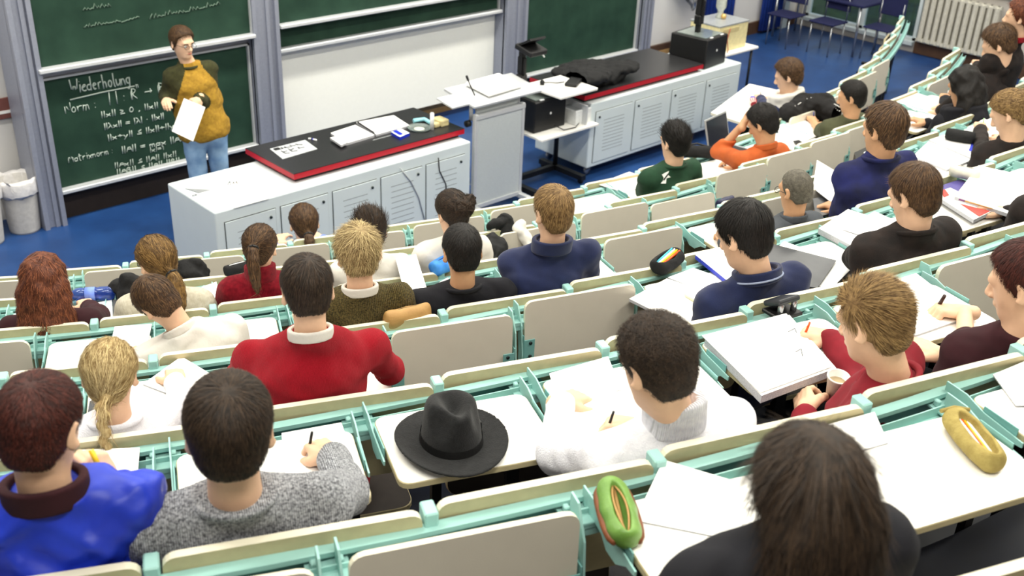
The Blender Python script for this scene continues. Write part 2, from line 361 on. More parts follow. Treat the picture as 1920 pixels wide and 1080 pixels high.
for (a, b) in ((2.9, 3.09), (5.04, 5.32), (8.25, 8.58), (10.65, 10.84)):
    p = B(); wd = b - a; c = (a + b) / 2
    p.box((c, BY + .08, 1.5), (wd, .3, 3.0)); p.box((a + .02, BY - .08, 1.5), (.04, .06, 3.0)); p.box((b - .02, BY - .08, 1.5), (.04, .06, 3.0)); p.box((c + wd * .12, BY - .075, 1.5), (.035, .03, 3.0))
    struct(p.obj('trim_%d' % n, M_ALU)); n += 1
# wall left of the boards: sign and bins
s = empty('wall_sign', 'brown-red notice plate on the white wall above the waste bins', 'sign', tuple(aty((8, 203), WY - .02)))
B().box((0, 0, 0), (.42, .015, .18), bev=.004).obj('plate', mat('brown_sign', (120, 74, 68), rough=.6), s)
B().box((.02, -.009, -.03), (.2, .004, .025)).obj('pale_stripe', M_PAPER, s)
M_BIN = mat('grey_white_bin', (196, 192, 186), rough=.5); M_BAG = mat('clear_white_bag', (225, 222, 220), rough=.4, bump=.5, bscale=25)
def bin_(x, y, label, h=.46, r=.16):
    t = empty('waste_bin', label, 'bin', (x, y, 0), group=None)
    B().lathe([(0, 0), (r * .76, 0), (r * .78, .02), (r * .98, h - .05), (r * 1.02, h), (r * .95, h), (r * .74, .04), (0, .03)], n=28).obj('tub', M_BIN, t)
    prof = [(r * .9, h - .12), (r * .96, h - .01), (r * 1.02, h + .03), (r * 1.07, h - .0), (r * 1.06, h - .1), (r * 1.03, h - .115), (r * 1.0, h - .02)]
    o = B().lathe(prof, n=28).obj('bin_liner', M_BAG, t)
    for v in o.data.vertices: v.co += Vector((rng.normal(0, .004), rng.normal(0, .004), rng.normal(0, .008)))
bin_(2.78, 8.82, 'grey waste bin with white liner against the aluminium post'); bin_(2.45, 8.76, 'grey waste bin with white liner cut by the picture edge', h=.5)
# wash basin
s = empty('wash_basin', 'white ceramic wash basin on the wall beside the blue curtain', 'basin', (11.95, WY, 1.0))
bb = B().lathe([(0, -.17), (.12, -.16), (.22, -.1), (.3, 0), (.28, .0), (.2, -.08), (0, -.12)], c=(0, -.32, 0), n=28); bb.box((0, -.05, -.05), (.5, .1, .12), bev=.02)
bb.obj('bowl', mat('ceramic', (236, 238, 238), rough=.15), s)
B().tube([(.0, -.24, -.15), (.0, -.24, -.32), (.03, -.2, -.36), (.08, -.14, -.32), (.08, -.04, -.26)], .022, 8).obj('drain_pipe', M_STEEL, s)
B().tube([(-.04, -.05, .02), (-.04, -.08, .14), (-.04, -.2, .13)], .014, 8).obj('tap', M_STEEL, s)
t = empty('waste_bin', 'pale waste bin with a bag under the wash basin', 'bin', (11.75, 8.78, 0))
B().lathe([(0, 0), (.13, 0), (.17, .36), (.16, .36), (.12, .02), (0, .02)], n=24).obj('tub', M_WHITEP, t)
B().lathe([(.15, .28), (.17, .38), (.19, .36), (.185, .27)], n=24).obj('bin_liner', M_BAG, t)
# radiator on the right wall
t = empty('radiator', 'cream ribbed radiator under the pale right-hand wall', 'radiator', (X1 - .12, 6.45, .2))
for i in range(11):
    B().box((0, -.5 + i * .1, .35), (.1, .07, .7), bev=.02).obj('rib', mat('cream_radiator', (200, 196, 182), rough=.5), t)
B().box((0, 0, .03), (.06, 1.1, .05)).obj('lower_pipe', MATS['cream_radiator'], t)
B().box((.0, 0, .68), (.06, 1.1, .04)).obj('upper_pipe', MATS['cream_radiator'], t)
t = empty('wall_panel', 'tall pale panelled wall cover above the radiator', 'panel', (X1 - .03, 6.4, 1.0))
for i in range(6): B().box((0, -.6 + i * .24, .65), (.05, .225, 1.3)).obj('panel_board', M_WALLR, t)
# dark table and stools by the window
M_NAVY = mat('navy_cloth', (24, 28, 70), rough=.8)
t = empty('window_table', 'dark blue table standing in front of the low window', 'table', (14.2, 8.15, 0))
B().box((0, 0, .72), (.7, 1.5, .04), bev=.01).obj('table_top', M_NAVY, t)
for x in (-.3, .3):
    for y in (-.68, .68): B().tube([(x, y, 0), (x, y, .71)], .018, 8).obj('leg', M_STEEL, t)
def chair(x, y, label):
    t = empty('stacking_chair', label, 'chair', (x, y, 0))
    B().box((0, 0, .45), (.4, .4, .025), bev=.01).obj('seat', M_NAVY, t); B().box((.19, 0, .72), (.02, .4, .26), bev=.008).obj('backrest', M_NAVY, t)
    for a in (-.17, .17):
        for b in (-.17, .17): B().tube([(a, b, 0), (a * .95, b * .95, .44)], .011, 6).obj('leg', M_STEEL, t)
    for b in (-.17, .17): B().tube([(.17, b, .44), (.19, b, .8)], .01, 6).obj('back_post', M_STEEL, t)
chair(13.6, 8.45, 'dark blue chair at the window table, beside the white door post'); chair(13.75, 7.85, 'dark blue chair at the window table, middle of three'); chair(14.1, 7.2, 'dark blue chair at the window table, beside the radiator')
# pale boxes behind the second bench
struct(B().box((11.3, WY - .03, .05), (.9, .04, .1)).obj('baseboard_sink', M_TAN))
# ------------------------------------------------------------------ lecture benches
def bench(label, x0, x1, y0, y1, z0, z1, ndoor, lock_right, casters):
    t = empty('lecture_bench', label, 'bench', ((x0 + x1) / 2, (y0 + y1) / 2, 0)); W = x1 - x0; D = y1 - y0
    B().box((0, 0, (z0 + z1) / 2), (W, D, z1 - z0), bev=.012, seg=2).obj('cabinet_body', M_WHITEP, t)
    n = ndoor; m = .03; dw = (W - .1) / n; zz0, zz1 = z0 + .05, z1 - .1
    for i in range(n):
        cx = -W / 2 + .05 + dw * (i + .5); w2 = dw - .05
        B().box((cx, -D / 2 + .0015, (zz0 + zz1) / 2), (w2 + .012, .006, zz1 - zz0 + .012)).obj('door_gap', M_INK, t)
        d = B().box((cx, -D / 2 - .004, (zz0 + zz1) / 2), (w2, .012, zz1 - zz0)).obj('door', M_WHITEP, t)
        s = B()
        for j in range(10): s.box((cx + (.0 if j % 2 else .006), -D / 2 - .0102, zz0 + .1 + j * (zz1 - zz0 - .2) / 9), (w2 * .56, .001, .006))
        o = s.obj('louvre_slots', mat('slot_shadow', (150, 158, 160), rough=.9), d); o['kind'] = 'stuff'
        lx = cx + (w2 / 2 - .045) * (1 if lock_right else -1)
        B().lathe([(0, -.01), (.011, -.01), (.011, 0)], c=(lx, -D / 2 - .01, zz1 - .055), n=12, mtx=Matrix.Rotation(-math.pi / 2, 3, 'X')).obj('lock', M_BOLT, d)
    if casters:
        for sx in (-1, 1):
            for sy in (-1, 1):
                c = B().box((sx * (W / 2 - .12), sy * (D / 2 - .1), z0 - .015), (.07, .06, .03)).obj('caster', M_BLACK, t)
                B().lathe([(0, -.014), (.04, -.014), (.045, 0), (.04, .014), (0, .014)], c=(sx * (W / 2 - .12), sy * (D / 2 - .1), .045), n=16, mtx=Matrix.Rotation(math.pi / 2, 3, 'X')).obj('wheel', M_STEEL, c)
    return t
BZ = .79
bench('long white bench with louvred doors under the black slab of papers', 3.37, 5.84, 6.54, 7.25, 0.0, BZ, 5, True, False)
bench('white bench on casters with louvred doors under the black coat', 7.46, 9.9, 6.62, 7.36, .12, BZ, 4, False, True)
def slab(label, x0, x1, y0, y1):
    t = empty('worktop', label, 'worktop', ((x0 + x1) / 2, (y0 + y1) / 2, BZ)); W = x1 - x0; D = y1 - y0
    B().box((0, 0.01, .017), (W - .07, D - .06, .034)).obj('base_block', M_BLACK, t)
    B().box((0, 0, .055), (W, D, .042)).obj('red_edge', M_RED, t)
    B().box((0, 0, .079), (W - .004, D - .004, .008)).obj('black_surface', M_SLAB, t)
    return BZ + .083
SL = slab('black bench slab with a bright red edge carrying papers', 4.12, 5.86, 6.65, 7.36)
slab('black bench slab with a bright red edge beneath the black coat', 7.4, 9.25, 6.66, 7.42)

# a flat stack of paper given by its corner pixels on a plane
def sheet(name, label, px, z, th=.004, cat='paper', m=None, edge=None, group=None, lift=None):
    P = [atz(p, z + th) for p in px]; c = sum(P) / len(P)
    a = sum((P[i][0] * P[(i + 1) % len(P)][1] - P[(i + 1) % len(P)][0] * P[i][1]) for i in range(len(P)))
    if a < 0: P = P[::-1]; lift = lift[::-1] if lift else None
    o = B().prism([(p[0] - c[0], p[1] - c[1], (lift[i] if lift else 0)) for i, p in enumerate(P)], 0, th, 0, 1).obj(name, [m or M_PAPER, edge or (m if m else M_PAPEREDGE)])
    o.location = (c[0], c[1], z); return tag(o, label, cat, group)
def page(px, z, m, name='page', parent=None, th=.001):
    """thin print or cover on top of a sheet"""
    P = [atz(p, z) for p in px]
    a = sum((P[i][0] * P[(i + 1) % len(P)][1] - P[(i + 1) % len(P)][0] * P[i][1]) for i in range(len(P)))
    if a < 0: P = P[::-1]
    L = parent.location if parent else (0, 0, 0)
    return B().prism([(p[0] - L[0], p[1] - L[1]) for p in P], z - L[2], z + th - L[2]).obj(name, m, parent)
def dot_marks(o, px, z, m=M_INK, r=.006, nm='print_mark'):
    b = B(); L = o.location
    for a, c in px:
        A, C = atz(a, z), atz(c, z); b.tube([(A[0] - L[0], A[1] - L[1], z - L[2]), (C[0] - L[0], C[1] - L[1], z - L[2])], r, 5)
    p_ = b.obj(nm, m, o); p_['kind'] = 'stuff'; return p_
M_FOIL = mat('overhead_foil', (196, 200, 202), rough=.3)
o = sheet('overhead_foil', 'printed overhead foil with black figures on the black slab', [(506, 279), (572, 262), (595, 279), (530, 298)], SL, .003, m=M_FOIL)
b = B(); L0 = o.location
for (x, y) in ((520, 281), (526, 279), (533, 277), (540, 276), (550, 273), (561, 271), (534, 284), (547, 280), (565, 277), (539, 287), (552, 283)):
    A = atz((x, y), SL + .004); b.box((A[0] - L0[0], A[1] - L0[1], .0036), (.035 + .03 * rng.random(), .012, .001), rot2(.3 * rng.normal())); b.box((A[0] - L0[0] - .015, A[1] - L0[1] + .015, .0036), (.01, .035, .001))
A = atz((520, 280), SL); b.box((A[0] - L0[0], A[1] - L0[1], .004), (.05, .05, .001)); b.obj('figure_print', M_INK, o)
def stick(name, label, a, b, z, r=.006, m=None, cat='pen', cap=None, z2=None):
    A, C = Vector(atz(a, z + r)), Vector(atz(b, (z2 if z2 is not None else z) + r)); c = (A + C) / 2; t = empty(name, label, cat, tuple(c))
    B().tube([A - c, A + (C - A) * .94 - c, C - c], [r, r, r * .55], 10).obj('barrel', m or M_BLACK, t)
    B().tube([A - c, A + (C - A) * .18 - c], r * 1.12, 10).obj('cap', cap or m or M_BLACK, t)
    return t
M_WPL = mat('white_plastic', (232, 234, 234), rough=.4); M_BLUE = mat('blue_plastic', (24, 44, 190), rough=.35)
stick('chalk_stick', 'short white chalk stick beside the printed foil', (578, 260), (583, 260), SL, .007, M_WPL, 'chalk')
stick('marker', 'short white marker beside the printed foil', (586, 261), (594, 263), SL, .008, M_WPL, 'marker', M_BLUE)
sheet('paper_stack', 'stack of white sheets on the black slab nearest the foil', [(620, 249), (666, 234), (702, 253), (648, 269)], SL, .02)
sheet('note_block', 'small white note block overlapping the front of the paper stack', [(619, 258), (637, 254), (652, 266), (640, 272)], SL + .021, .018)
sheet('open_folder', 'open white folder of papers on the black slab beside the sponge', [(668, 229), (738, 216), (768, 235), (706, 252)], SL, .018)
stick('folder_spine', 'dark metal binder clip bar between the two paper piles', (671, 229), (702, 249), SL + .019, .006, M_BLACK, 'clip')
o = sheet('chalk_box', 'flat blue and white chalk box on the black slab', [(733, 247), (752, 241), (768, 249), (750, 257)], SL, .028, 'box', M_WPL, M_BLUE)
page([(736, 246), (744, 244), (756, 251), (750, 254)], SL + .0285, M_BLUE, 'blue_label', o)
stick('pointer_rod', 'thin clear rod lying in front of the chalk box', (699, 263), (736, 253), SL, .003, M_SILVER, 'rod')
t = empty('tape_strip', 'pale blue strip of card lying bent on the black slab', 'card', tuple(atz((792, 228), SL)))
A = [Vector(atz(p, SL + .02)) - t.location for p in ((775, 227), (796, 224), (808, 231))]
B().tube(A, .022, 4).obj('strip', mat('pale_blue_card', (150, 214, 226), rough=.5), t)
t = empty('chalk_tube', 'upright white tube standing beside the yellow sponge', 'tube', tuple(atz((810, 243), SL)))
B().lathe([(0, 0), (.018, 0), (.018, .15), (.012, .15), (0, .148)], n=16).obj('tube_wall', M_WPL, t); B().lathe([(.012, .152), (.018, .152), (.018, .15)], n=16).obj('rim', M_SILVER, t)
t = empty('sponge', 'cream yellow board sponge with a notch on the black slab', 'sponge', tuple(atz((824, 236), SL)))
B().box((.03, .02, .03), (.09, .13, .06), bev=.012, seg=2).box((-.045, .0, .02), (.06, .06, .04), bev=.012, seg=2).obj('foam', mat('foam', (226, 212, 160), rough=.95, bump=.5, bscale=90), t)
t = empty('glass_dish', 'round glass dish with reflections on the black slab', 'dish', tuple(atz((786, 242), SL)))
B().lathe([(0, 0.002), (.085, .002), (.1, .018), (.105, .018), (.09, 0), (0, 0)], n=28).obj('dish', mat('clear_glass', (215, 230, 225), rough=.05, trans=.8), t)
B().lathe([(0, .006), (.04, .006), (.045, .004)], n=20).obj('dish_content', mat('pale_cream', (220, 226, 205), rough=.3), t)
# set square and pencil scribble on the white bench
sheet('set_square', 'grey plastic set square lying at the end of the white bench', [(347, 353), (372, 361), (404, 356)], BZ, .006, 'ruler', mat('grey_plastic', (140, 144, 146), rough=.4))
stick('board_compass', 'thin white rod with a metal tip beside the set square', (360, 367), (404, 356), BZ, .006, M_WPL, 'compass', M_STEEL)
sheet('taped_sheet', 'thin translucent sheet taped to the white bench end', [(420, 362), (470, 350), (505, 372), (440, 390)], BZ, .001, m=M_TOP)
o = sheet('pencil_note', 'small note with pencil scribble on the white bench', [(424, 345), (447, 339), (452, 345), (429, 351)], BZ, .001, m=M_TOP)
dot_marks(o, [((427, 346), (431, 340)), ((431, 340), (433, 347)), ((436, 345), (438, 341)), ((438, 341), (440, 346)), ((442, 344), (443, 340)), ((443, 340), (446, 345))], BZ + .0018, r=.0025, nm='scribble')
# cables down the bench front
for lab, pts, m in (('thin dark cable hanging down the bench front, nearest the lectern', [(822, 296), (824, 320), (836, 345), (838, 368)], M_BLACK), ('thin pale cable hanging down the bench front beside the dark one', [(750, 315), (770, 340), (785, 370), (796, 412)], M_SILVER)):
    P = [aty(p, 6.525) for p in pts]; o = B().tube(P, .005, 6).obj('cable', m); tag(o, lab, 'cable')

# ------------------------------------------------------------------ lectern
L = empty('lectern', 'white lectern with perforated front panel and tilted desk', 'lectern', (6.28, 6.68, 0))
M_MESH = mat('perforated_panel', (206, 212, 212), rough=.6, rgb2=(176, 182, 184), scale=420)
B().box((0, -.02, .52), (.56, .03, .84)).obj('front_panel', M_MESH, L)
B().box((.01, .03, .98), (.5, .02, .14)).obj('upper_panel', M_MESH, L)
for x in (-.285, .285):
    B().box((x, -.02, .52), (.035, .045, .9), bev=.004).obj('front_post', M_ALUW, L); B().tube([(x, .04, .9), (x, .04, 1.06)], .018, 8).obj('rear_post', M_ALUW, L)
for z in (.09, .94): B().box((0, -.022, z), (.6, .05, .035)).obj('cross_bar', M_ALUW, L)
for x in (-.28, .28):
    B().box((x, .1, .07), (.05, .55, .04)).obj('foot', M_ALUW, L)
    for y in (-.12, .33): B().lathe([(0, -.012), (.03, -.012), (.035, 0), (.03, .012), (0, .012)], c=(x, y, .035), n=14, mtx=Matrix.Rotation(math.pi / 2, 3, 'Y')).obj('wheel', M_BLACK, L)
B().lathe([(0, -.02), (.03, -.02), (.03, .02), (0, .02)], c=(-.33, .03, .88), n=12, mtx=Matrix.Rotation(math.pi / 2, 3, 'Y')).obj('knob', M_BLACK, L)
B().box((.06, .13, 1.085), (.82, .42, .025), Matrix.Rotation(.14, 3, 'X'), bev=.005).obj('desk_board', M_ALUW, L)
B().box((-.42, .1, 1.085), (.24, .22, .014), Matrix.Rotation(.14, 3, 'X')).obj('side_flap', M_ALUW, L)
o = B().box((0, 0, 0), (.44, .3, .035), bev=.015, seg=2).obj('open_book', M_PAPER); o.location = (6.36, 6.83, 1.128); o.rotation_euler = (.14, 0, .08); tag(o, 'thick white open book lying on the lectern', 'book')
t = empty('microphone', 'small black gooseneck microphone standing on the lectern', 'microphone', (6.06, 6.75, 1.105)); B().tube([(0, 0, 0), (-.03, .02, .08), (-.06, .03, .15)], .006, 6).obj('stem', M_BLACK, t); B().tube([(-.055, .03, .14), (-.07, .035, .18)], .011, 8).obj('head', M_BLACK, t)
tag(B().tube([(5.98, 6.7, .3), (5.93, 6.68, .5), (5.9, 6.66, .28), (5.95, 6.6, .06), (6.05, 6.5, .01)], .009, 8).obj('lectern_cable', M_WPL), 'thick white cable looping down beside the lectern', 'cable')
# ------------------------------------------------------------------ projector trolley
t = empty('projector_trolley', 'white shelf trolley between lectern and second bench', 'trolley', (7.1, 6.85, 0))
B().box((-.0, -.02, .6), (.78, .6, .025), bev=.004).obj('shelf', M_TOP, t)
B().box((.05, -.1, .98), (.5, .5, .025), bev=.004).obj('top_board', M_TOP, t)
B().box((.25, -.03, .705), (.02, .5, .2)).obj('side_plate', M_ALUW, t)
B().tube([(.25, .1, .06), (.25, .1, .97)], .024, 10).obj('column', M_BLACK, t)
B().box((-.1, .1, .07), (.75, .05, .05)).obj('base_bar', M_BLACK, t)
for x in (-.4, .25):
    B().box((x, .0, .07), (.06, .6, .05)).obj('foot', M_BLACK, t)
    for y in (-.26, .26): B().lathe([(0, -.014), (.03, -.014), (.035, 0), (.03, .014), (0, .014)], c=(x, y, .036), n=14, mtx=Matrix.Rotation(math.pi / 2, 3, 'Y')).obj('wheel', M_BLACK, t)
B().lathe([(0, -.03), (.03, -.03), (.03, .03), (0, .03)], c=(.21, .02, .5), n=12, mtx=Matrix.Rotation(math.pi / 2, 3, 'X')).obj('knob', M_BLACK, t)
def projector(label, x, y, z, w, d, h, ph, yaw, arm):
    t = empty('overhead_projector', label, 'projector', (x, y, z)); t.rotation_euler = (0, 0, yaw)
    B().box((0, 0, h / 2), (w, d, h), bev=.01).obj('lamp_housing', M_BLACK, t)
    B().box((0, 0, h + .004), (w * .8, d * .8, .008)).obj('glass_stage', mat('projector_glass', (120, 130, 126), rough=.1), t)
    B().box((.0, -d / 2 - .003, h * .55), (.018, .006, .02)).obj('switch', M_WPL, t)
    for q in (-.25, .25): B().box((w * q, -d / 2 + .02, h + .006), (.05, .02, .008)).obj('latch', M_WPL, t)
    px, py = arm
    B().box((px, py, h + ph / 2), (.05, .045, ph)).obj('mast', M_BLACK, t)
    B().box((px, py, h + ph * .33), (.09, .08, .1), bev=.01).obj('focus_clamp', M_BLACK, t)
    B().box((px - .0, py - .0, h + ph * .62), (.03, .1, .16), bev=.005).obj('head_arm', M_BLACK, t)
    hd = B(); hd.box((px + .03, py - .08, h + ph), (.22, .22, .05), Matrix.Rotation(.2, 3, 'X'), bev=.008); hd.box((px + .03, py - .08, h + ph + .07), (.2, .18, .02), Matrix.Rotation(-.5, 3, 'X')); hd.obj('lens_head', M_BLACK, t)
    B().tube([(px + .13, py - .1, h + ph - .03), (px + .17, py - .12, h + ph - .09)], .008, 6).obj('head_lever', M_WPL, t)
projector('black overhead projector on the trolley shelf behind the lectern', 6.97, 6.9, .6135, .42, .42, .3, .45, 0.0, (-.14, .06))
projector('black overhead projector standing on the end of the second bench', 9.5, 6.94, BZ, .44, .46, .32, .44, .12, (-.02, .02))
o = B().box((0, 0, .07), (.22, .2, .14), bev=.004).box((0, 0, .142), (.19, .17, .006), mi=1).obj('box_file', [M_WPL, M_SILVER]); o.location = (7.36, 6.72, .6135); tag(o, 'small white box on the trolley shelf beside the projector', 'box')
o = B().box((0, 0, .018), (.22, .12, .036), rot2(.5), bev=.012, seg=2).obj('power_adapter', M_BLACK); o.location = (7.29, 6.72, .993); tag(o, 'flat black power adapter on the trolley top board', 'adapter')
t = empty('plug', 'black mains plug on the trolley top board', 'plug', (7.03, 6.88, .993)); B().lathe([(0, 0), (.02, 0), (.024, .03), (.012, .045), (0, .046)], n=14).obj('plug_body', M_BLACK, t); B().tube([(.01, -.01, .02), (.06, -.03, .02), (.14, -.06, .008), (.22, -.08, .01)], .005, 6).obj('lead', M_BLACK, t)
tag(B().tube([(7.0, 6.66, .66), (7.05, 6.58, .625), (7.2, 6.57, .622), (7.3, 6.62, .63), (7.26, 6.7, .64)], .005, 6).obj('projector_lead', M_BLACK), 'thin black lead looping on the trolley shelf', 'cable')
tag(B().tube([(9.75, 6.83, BZ + .006), (9.8, 6.78, BZ + .006), (9.8, 6.88, BZ + .006), (9.7, 6.95, BZ + .008)], .005, 6).obj('bench_lead', M_BLACK), 'thin black lead curling at the end of the second bench', 'cable')
# beige apparatus on its stand
t = empty('equipment_stand', 'small white stand table behind the second bench', 'table', (10.35, 7.3, 0)); B().box((0, 0, .735), (.85, .6, .03), bev=.006).obj('table_top', M_TOP, t)
for x in (-.36, .36):
    for y in (-.25, .25): B().tube([(x, y, 0), (x, y, .72)], .016, 8).obj('leg', M_BLACK, t)
t = empty('lab_apparatus', 'cream metal instrument box with a glass column on top', 'instrument', (10.35, 7.3, .75))
B().box((0, 0, .15), (.56, .42, .3), bev=.01).obj('casing', mat('cream_enamel', (226, 214, 164), rough=.5), t)
B().box((-.06, -.212, .24), (.3, .012, .05)).obj('front_slot', mat('cream_shadow', (196, 182, 136), rough=.6), t)
B().box((0, 0, .305), (.57, .43, .015)).obj('top_plate', M_SILVER, t)
B().lathe([(0, .312), (.05, .312), (.05, .33), (.035, .36), (.035, .4), (.06, .44), (.06, .7), (.0, .7)], c=(.06, .05, 0), n=20).obj('glass_column', mat('apparatus_glass', (226, 230, 220), rough=.1, trans=.6), t)
B().lathe([(0, .312), (.03, .318), (.036, .345), (.02, .37), (0, .37)], c=(.06, .0, 0), n=16).obj('brass_bulb', mat('brass', (214, 176, 110), rough=.35, metal=.5), t)
tag(B().tube([(10.25, 7.07, 1.02), (10.2, 7.06, .9), (10.23, 7.05, .78), (10.1, 7.0, .6), (10.12, 7.0, .3)], .006, 6).obj('red_lead', mat('red_brown_lead', (150, 70, 50))), 'thin red-brown lead hanging from the cream instrument', 'cable')
# white table in front of the front row
t = empty('front_table', 'white table pulled up in front of the front row', 'table', tuple(atz((1404, 196), .74) * np.array([1, 1, 0])))
P = [Vector(atz(p, .74)) for p in ((1333, 211), (1405, 157), (1500, 178), (1412, 237))]; c = t.location
pp = [(p.x - c.x, p.y - c.y) for p in P]
if sum(pp[i][0] * pp[(i + 1) % 4][1] - pp[(i + 1) % 4][0] * pp[i][1] for i in range(4)) < 0: pp = pp[::-1]
B().prism(pp, .715, .74, 0, 1).obj('table_top', [M_TOP, M_CREAM], t)
for p in pp: B().tube([(p[0] * .88, p[1] * .86, 0), (p[0] * .88, p[1] * .86, .716)], .016, 8).obj('leg', M_DKTEAL, t)
o = B().box((0, 0, .0), (.3, .04, .5), rot2(.0)).obj('modesty_board', mat('bottle_green', (24, 74, 50), rough=.6), t); o.location = (pp[0][0] * .3, pp[0][1] * .3, .45)
# ------------------------------------------------------------------ curved seat rows
def rbox(w, d, t, r, mtop, mside, mbot, n=4):
    """flat board with rounded corners: w along x, d along y, thickness t (z 0..-t); material slots: top, side, bottom"""
    pts = []
    for cx, cy, a0 in ((w / 2 - r, d / 2 - r, 0), (-w / 2 + r, d / 2 - r, 90), (-w / 2 + r, -d / 2 + r, 180), (w / 2 - r, -d / 2 + r, 270)):
        for i in range(n + 1):
            a = math.radians(a0 + 90 * i / n); pts.append((cx + r * math.cos(a), cy + r * math.sin(a)))
    V = []; m = len(pts); e = min(.003, t * .2)
    for z, s in ((-t, 1), (-e, 1), (0, 0)):
        for x, y in pts:
            L = math.hypot(x, y); V.append((x * (1 if s else 1 - e / L), y * (1 if s else 1 - e / L), z))
    F = [tuple(range(2 * m, 3 * m)), tuple(range(m))[::-1]]; MI = [0, 2]
    for l in (0, 1):
        for i in range(m):
            F.append((l * m + i, l * m + (i + 1) % m, (l + 1) * m + (i + 1) % m, (l + 1) * m + i)); MI.append(1)
    return V, F, MI
NUM = ['front', 'second', 'third', 'fourth', 'fifth', 'sixth', 'seventh']
ORD = ['first', 'second', 'third', 'fourth', 'fifth', 'sixth', 'seventh', 'eighth', 'ninth', 'tenth', 'eleventh', 'twelfth', 'thirteenth', 'fourteenth', 'fifteenth', 'sixteenth', 'seventeenth', 'eighteenth', 'nineteenth', 'twentieth', 'twenty-first']
def proj(P):
    c = CAM @ (np.array(P, float) - np.array([0, 0, HC])); return (960 + 2000 * c[0] / c[2], 540 + 2000 * c[1] / c[2]) if c[2] > .2 else (9e9, 9e9)
def inview(P, m=60):
    x, y = proj(P); return -m < x < 1920 + m and -m < y < 1080 + m
def place(k, j, dr, z, end):
    """which one of its row, counted among those in the picture"""
    mid_ = lambda q: polar((BND[k][q] + BND[k][q + 1]) / 2, RK(k - (1 if dr else 0), (BND[k][q] + BND[k][q + 1]) / 2) + dr, z)
    vis = [q for q in range(len(BND[k]) - 1) if inview(mid_(q), 25)]
    if j in vis: return f'{ORD[vis.index(j)]} from the bin-side end, {end}'
    return f'cut by the bin-side picture edge, {end}' if j < vis[0] else f'cut by the window-side picture edge, {ORD[j - vis[-1] - 1]} there, {end}'
WHO = [(0, -112.7, 'the ponytail woman in blue'), (0, -91.0, 'the white-hooded writer'), (1, -102.0, 'the man in green'), (1, -98, 'the man in orange'), (1, -91.8, 'the bare-armed man'),
       (2, -118.6, 'the red-haired woman'), (2, -116.6, 'the honey-haired woman'), (2, -114.7, 'the woman in maroon'), (2, -112.5, 'the spiky-haired man'), (2, -110.8, 'the woman with pinned-up hair'), (2, -91.2, 'the hooded student'), (2, -88.6, 'the brown-haired woman'),
       (3, -116.2, 'the man in white'), (3, -113.5, 'the blond man in tweed'), (3, -111.2, 'the man in black'), (3, -109.2, 'the man in navy pullover'), (3, -104.6, 'the shaven-headed man'), (3, -101.9, 'the man in blue sweatshirt'), (3, -96.5, 'the blond woman in black'),
       (4, -116.9, 'the blond woman with braid'), (4, -114.5, 'the man in red sweater'), (4, -108.6, 'the man in polo shirt'), (4, -105.3, 'the man in dark brown'), (5, -117.1, 'the boy in the blue jacket'), (5, -115.5, 'the man in speckled sweater'), (5, -111.5, 'the man in white turtleneck'), (5, -109.6, 'the man in maroon'), (5, -107.2, 'the man with the brown marker')]
def who(k, a, b):
    for kk, t, n in WHO:
        if kk == k and a <= t < b: return n
    return None
FOLD = {1: {0, 1, 2, 3, 4, 5, 6, 12, 13, 14, 15, 16}, 2: {6, 7, 8, 9, 10, 11, 12, 15}, 3: {0, 6, 8}, 4: {3, 4}, 5: {7}, 6: {0, 1, 2}}
DROP = {(2, 8): .035, (2, 9): -.055, (2, 10): -.055, (2, 11): -.045, (2, 7): -.03, (4, 4): -.02, (3, 6): -.02, (1, 12): -.03, (1, 13): -.04, (1, 14): -.04}
BOLT = B().lathe([(0, -.004), (.008, -.004), (.008, .003), (.004, .005), (0, .005)], n=10).obj('bolt', M_BOLT); BOLTME = BOLT.data; bpy.data.objects.remove(BOLT)
ARM_ME = {}
def inst(name, me, parent, mtx):
    o = bpy.data.objects.new(name, me); COL.objects.link(o); o.parent = parent; o.matrix_local = mtx; return o
def arm_mesh():
    if 'a' not in ARM_ME:
        # side plate of a tablet: radial plate, deep at the rail, tapering, with a hinge ear
        prof = [(-.055, .0), (-.055, -.05), (-.17, -.06), (-.2, -.085), (-.25, -.085), (-.3, -.05), (-.34, -.045), (-.34, -.03), (-.2, -.02), (-.13, .0)]
        V = [(x, p[0], p[1]) for x in (-.0025, .0025) for p in prof]; n = len(prof)
        F = [tuple(range(n)), tuple(range(n, 2 * n))[::-1]] + [(i, n + i, n + (i + 1) % n, (i + 1) % n) for i in range(n)]
        o = mesh_obj('side_arm', V, F, M_TEAL); ARM_ME['a'] = o.data; bpy.data.objects.remove(o)
        o = B().box((0, 0, 0), (.05, .004, .1), bev=.0015).box((.027, .02, .01), (.004, .04, .12)).obj('hinge_plate', M_DKTEAL); ARM_ME['h'] = o.data; bpy.data.objects.remove(o)
        prof = [(-.055, .0), (-.055, -.05), (-.11, -.1), (-.13, -.2), (-.13, -.32), (-.16, -.33), (-.17, -.22), (-.15, -.08), (-.1, -.0)]
        V = [(x, p[0], p[1]) for x in (-.003, .003) for p in prof]; n = len(prof)
        F = [tuple(range(n)), tuple(range(n, 2 * n))[::-1]] + [(i, n + i, n + (i + 1) % n, (i + 1) % n) for i in range(n)]
        o = mesh_obj('side_arm', V, F, M_TEAL); ARM_ME['f'] = o.data; bpy.data.objects.remove(o)
    return ARM_ME
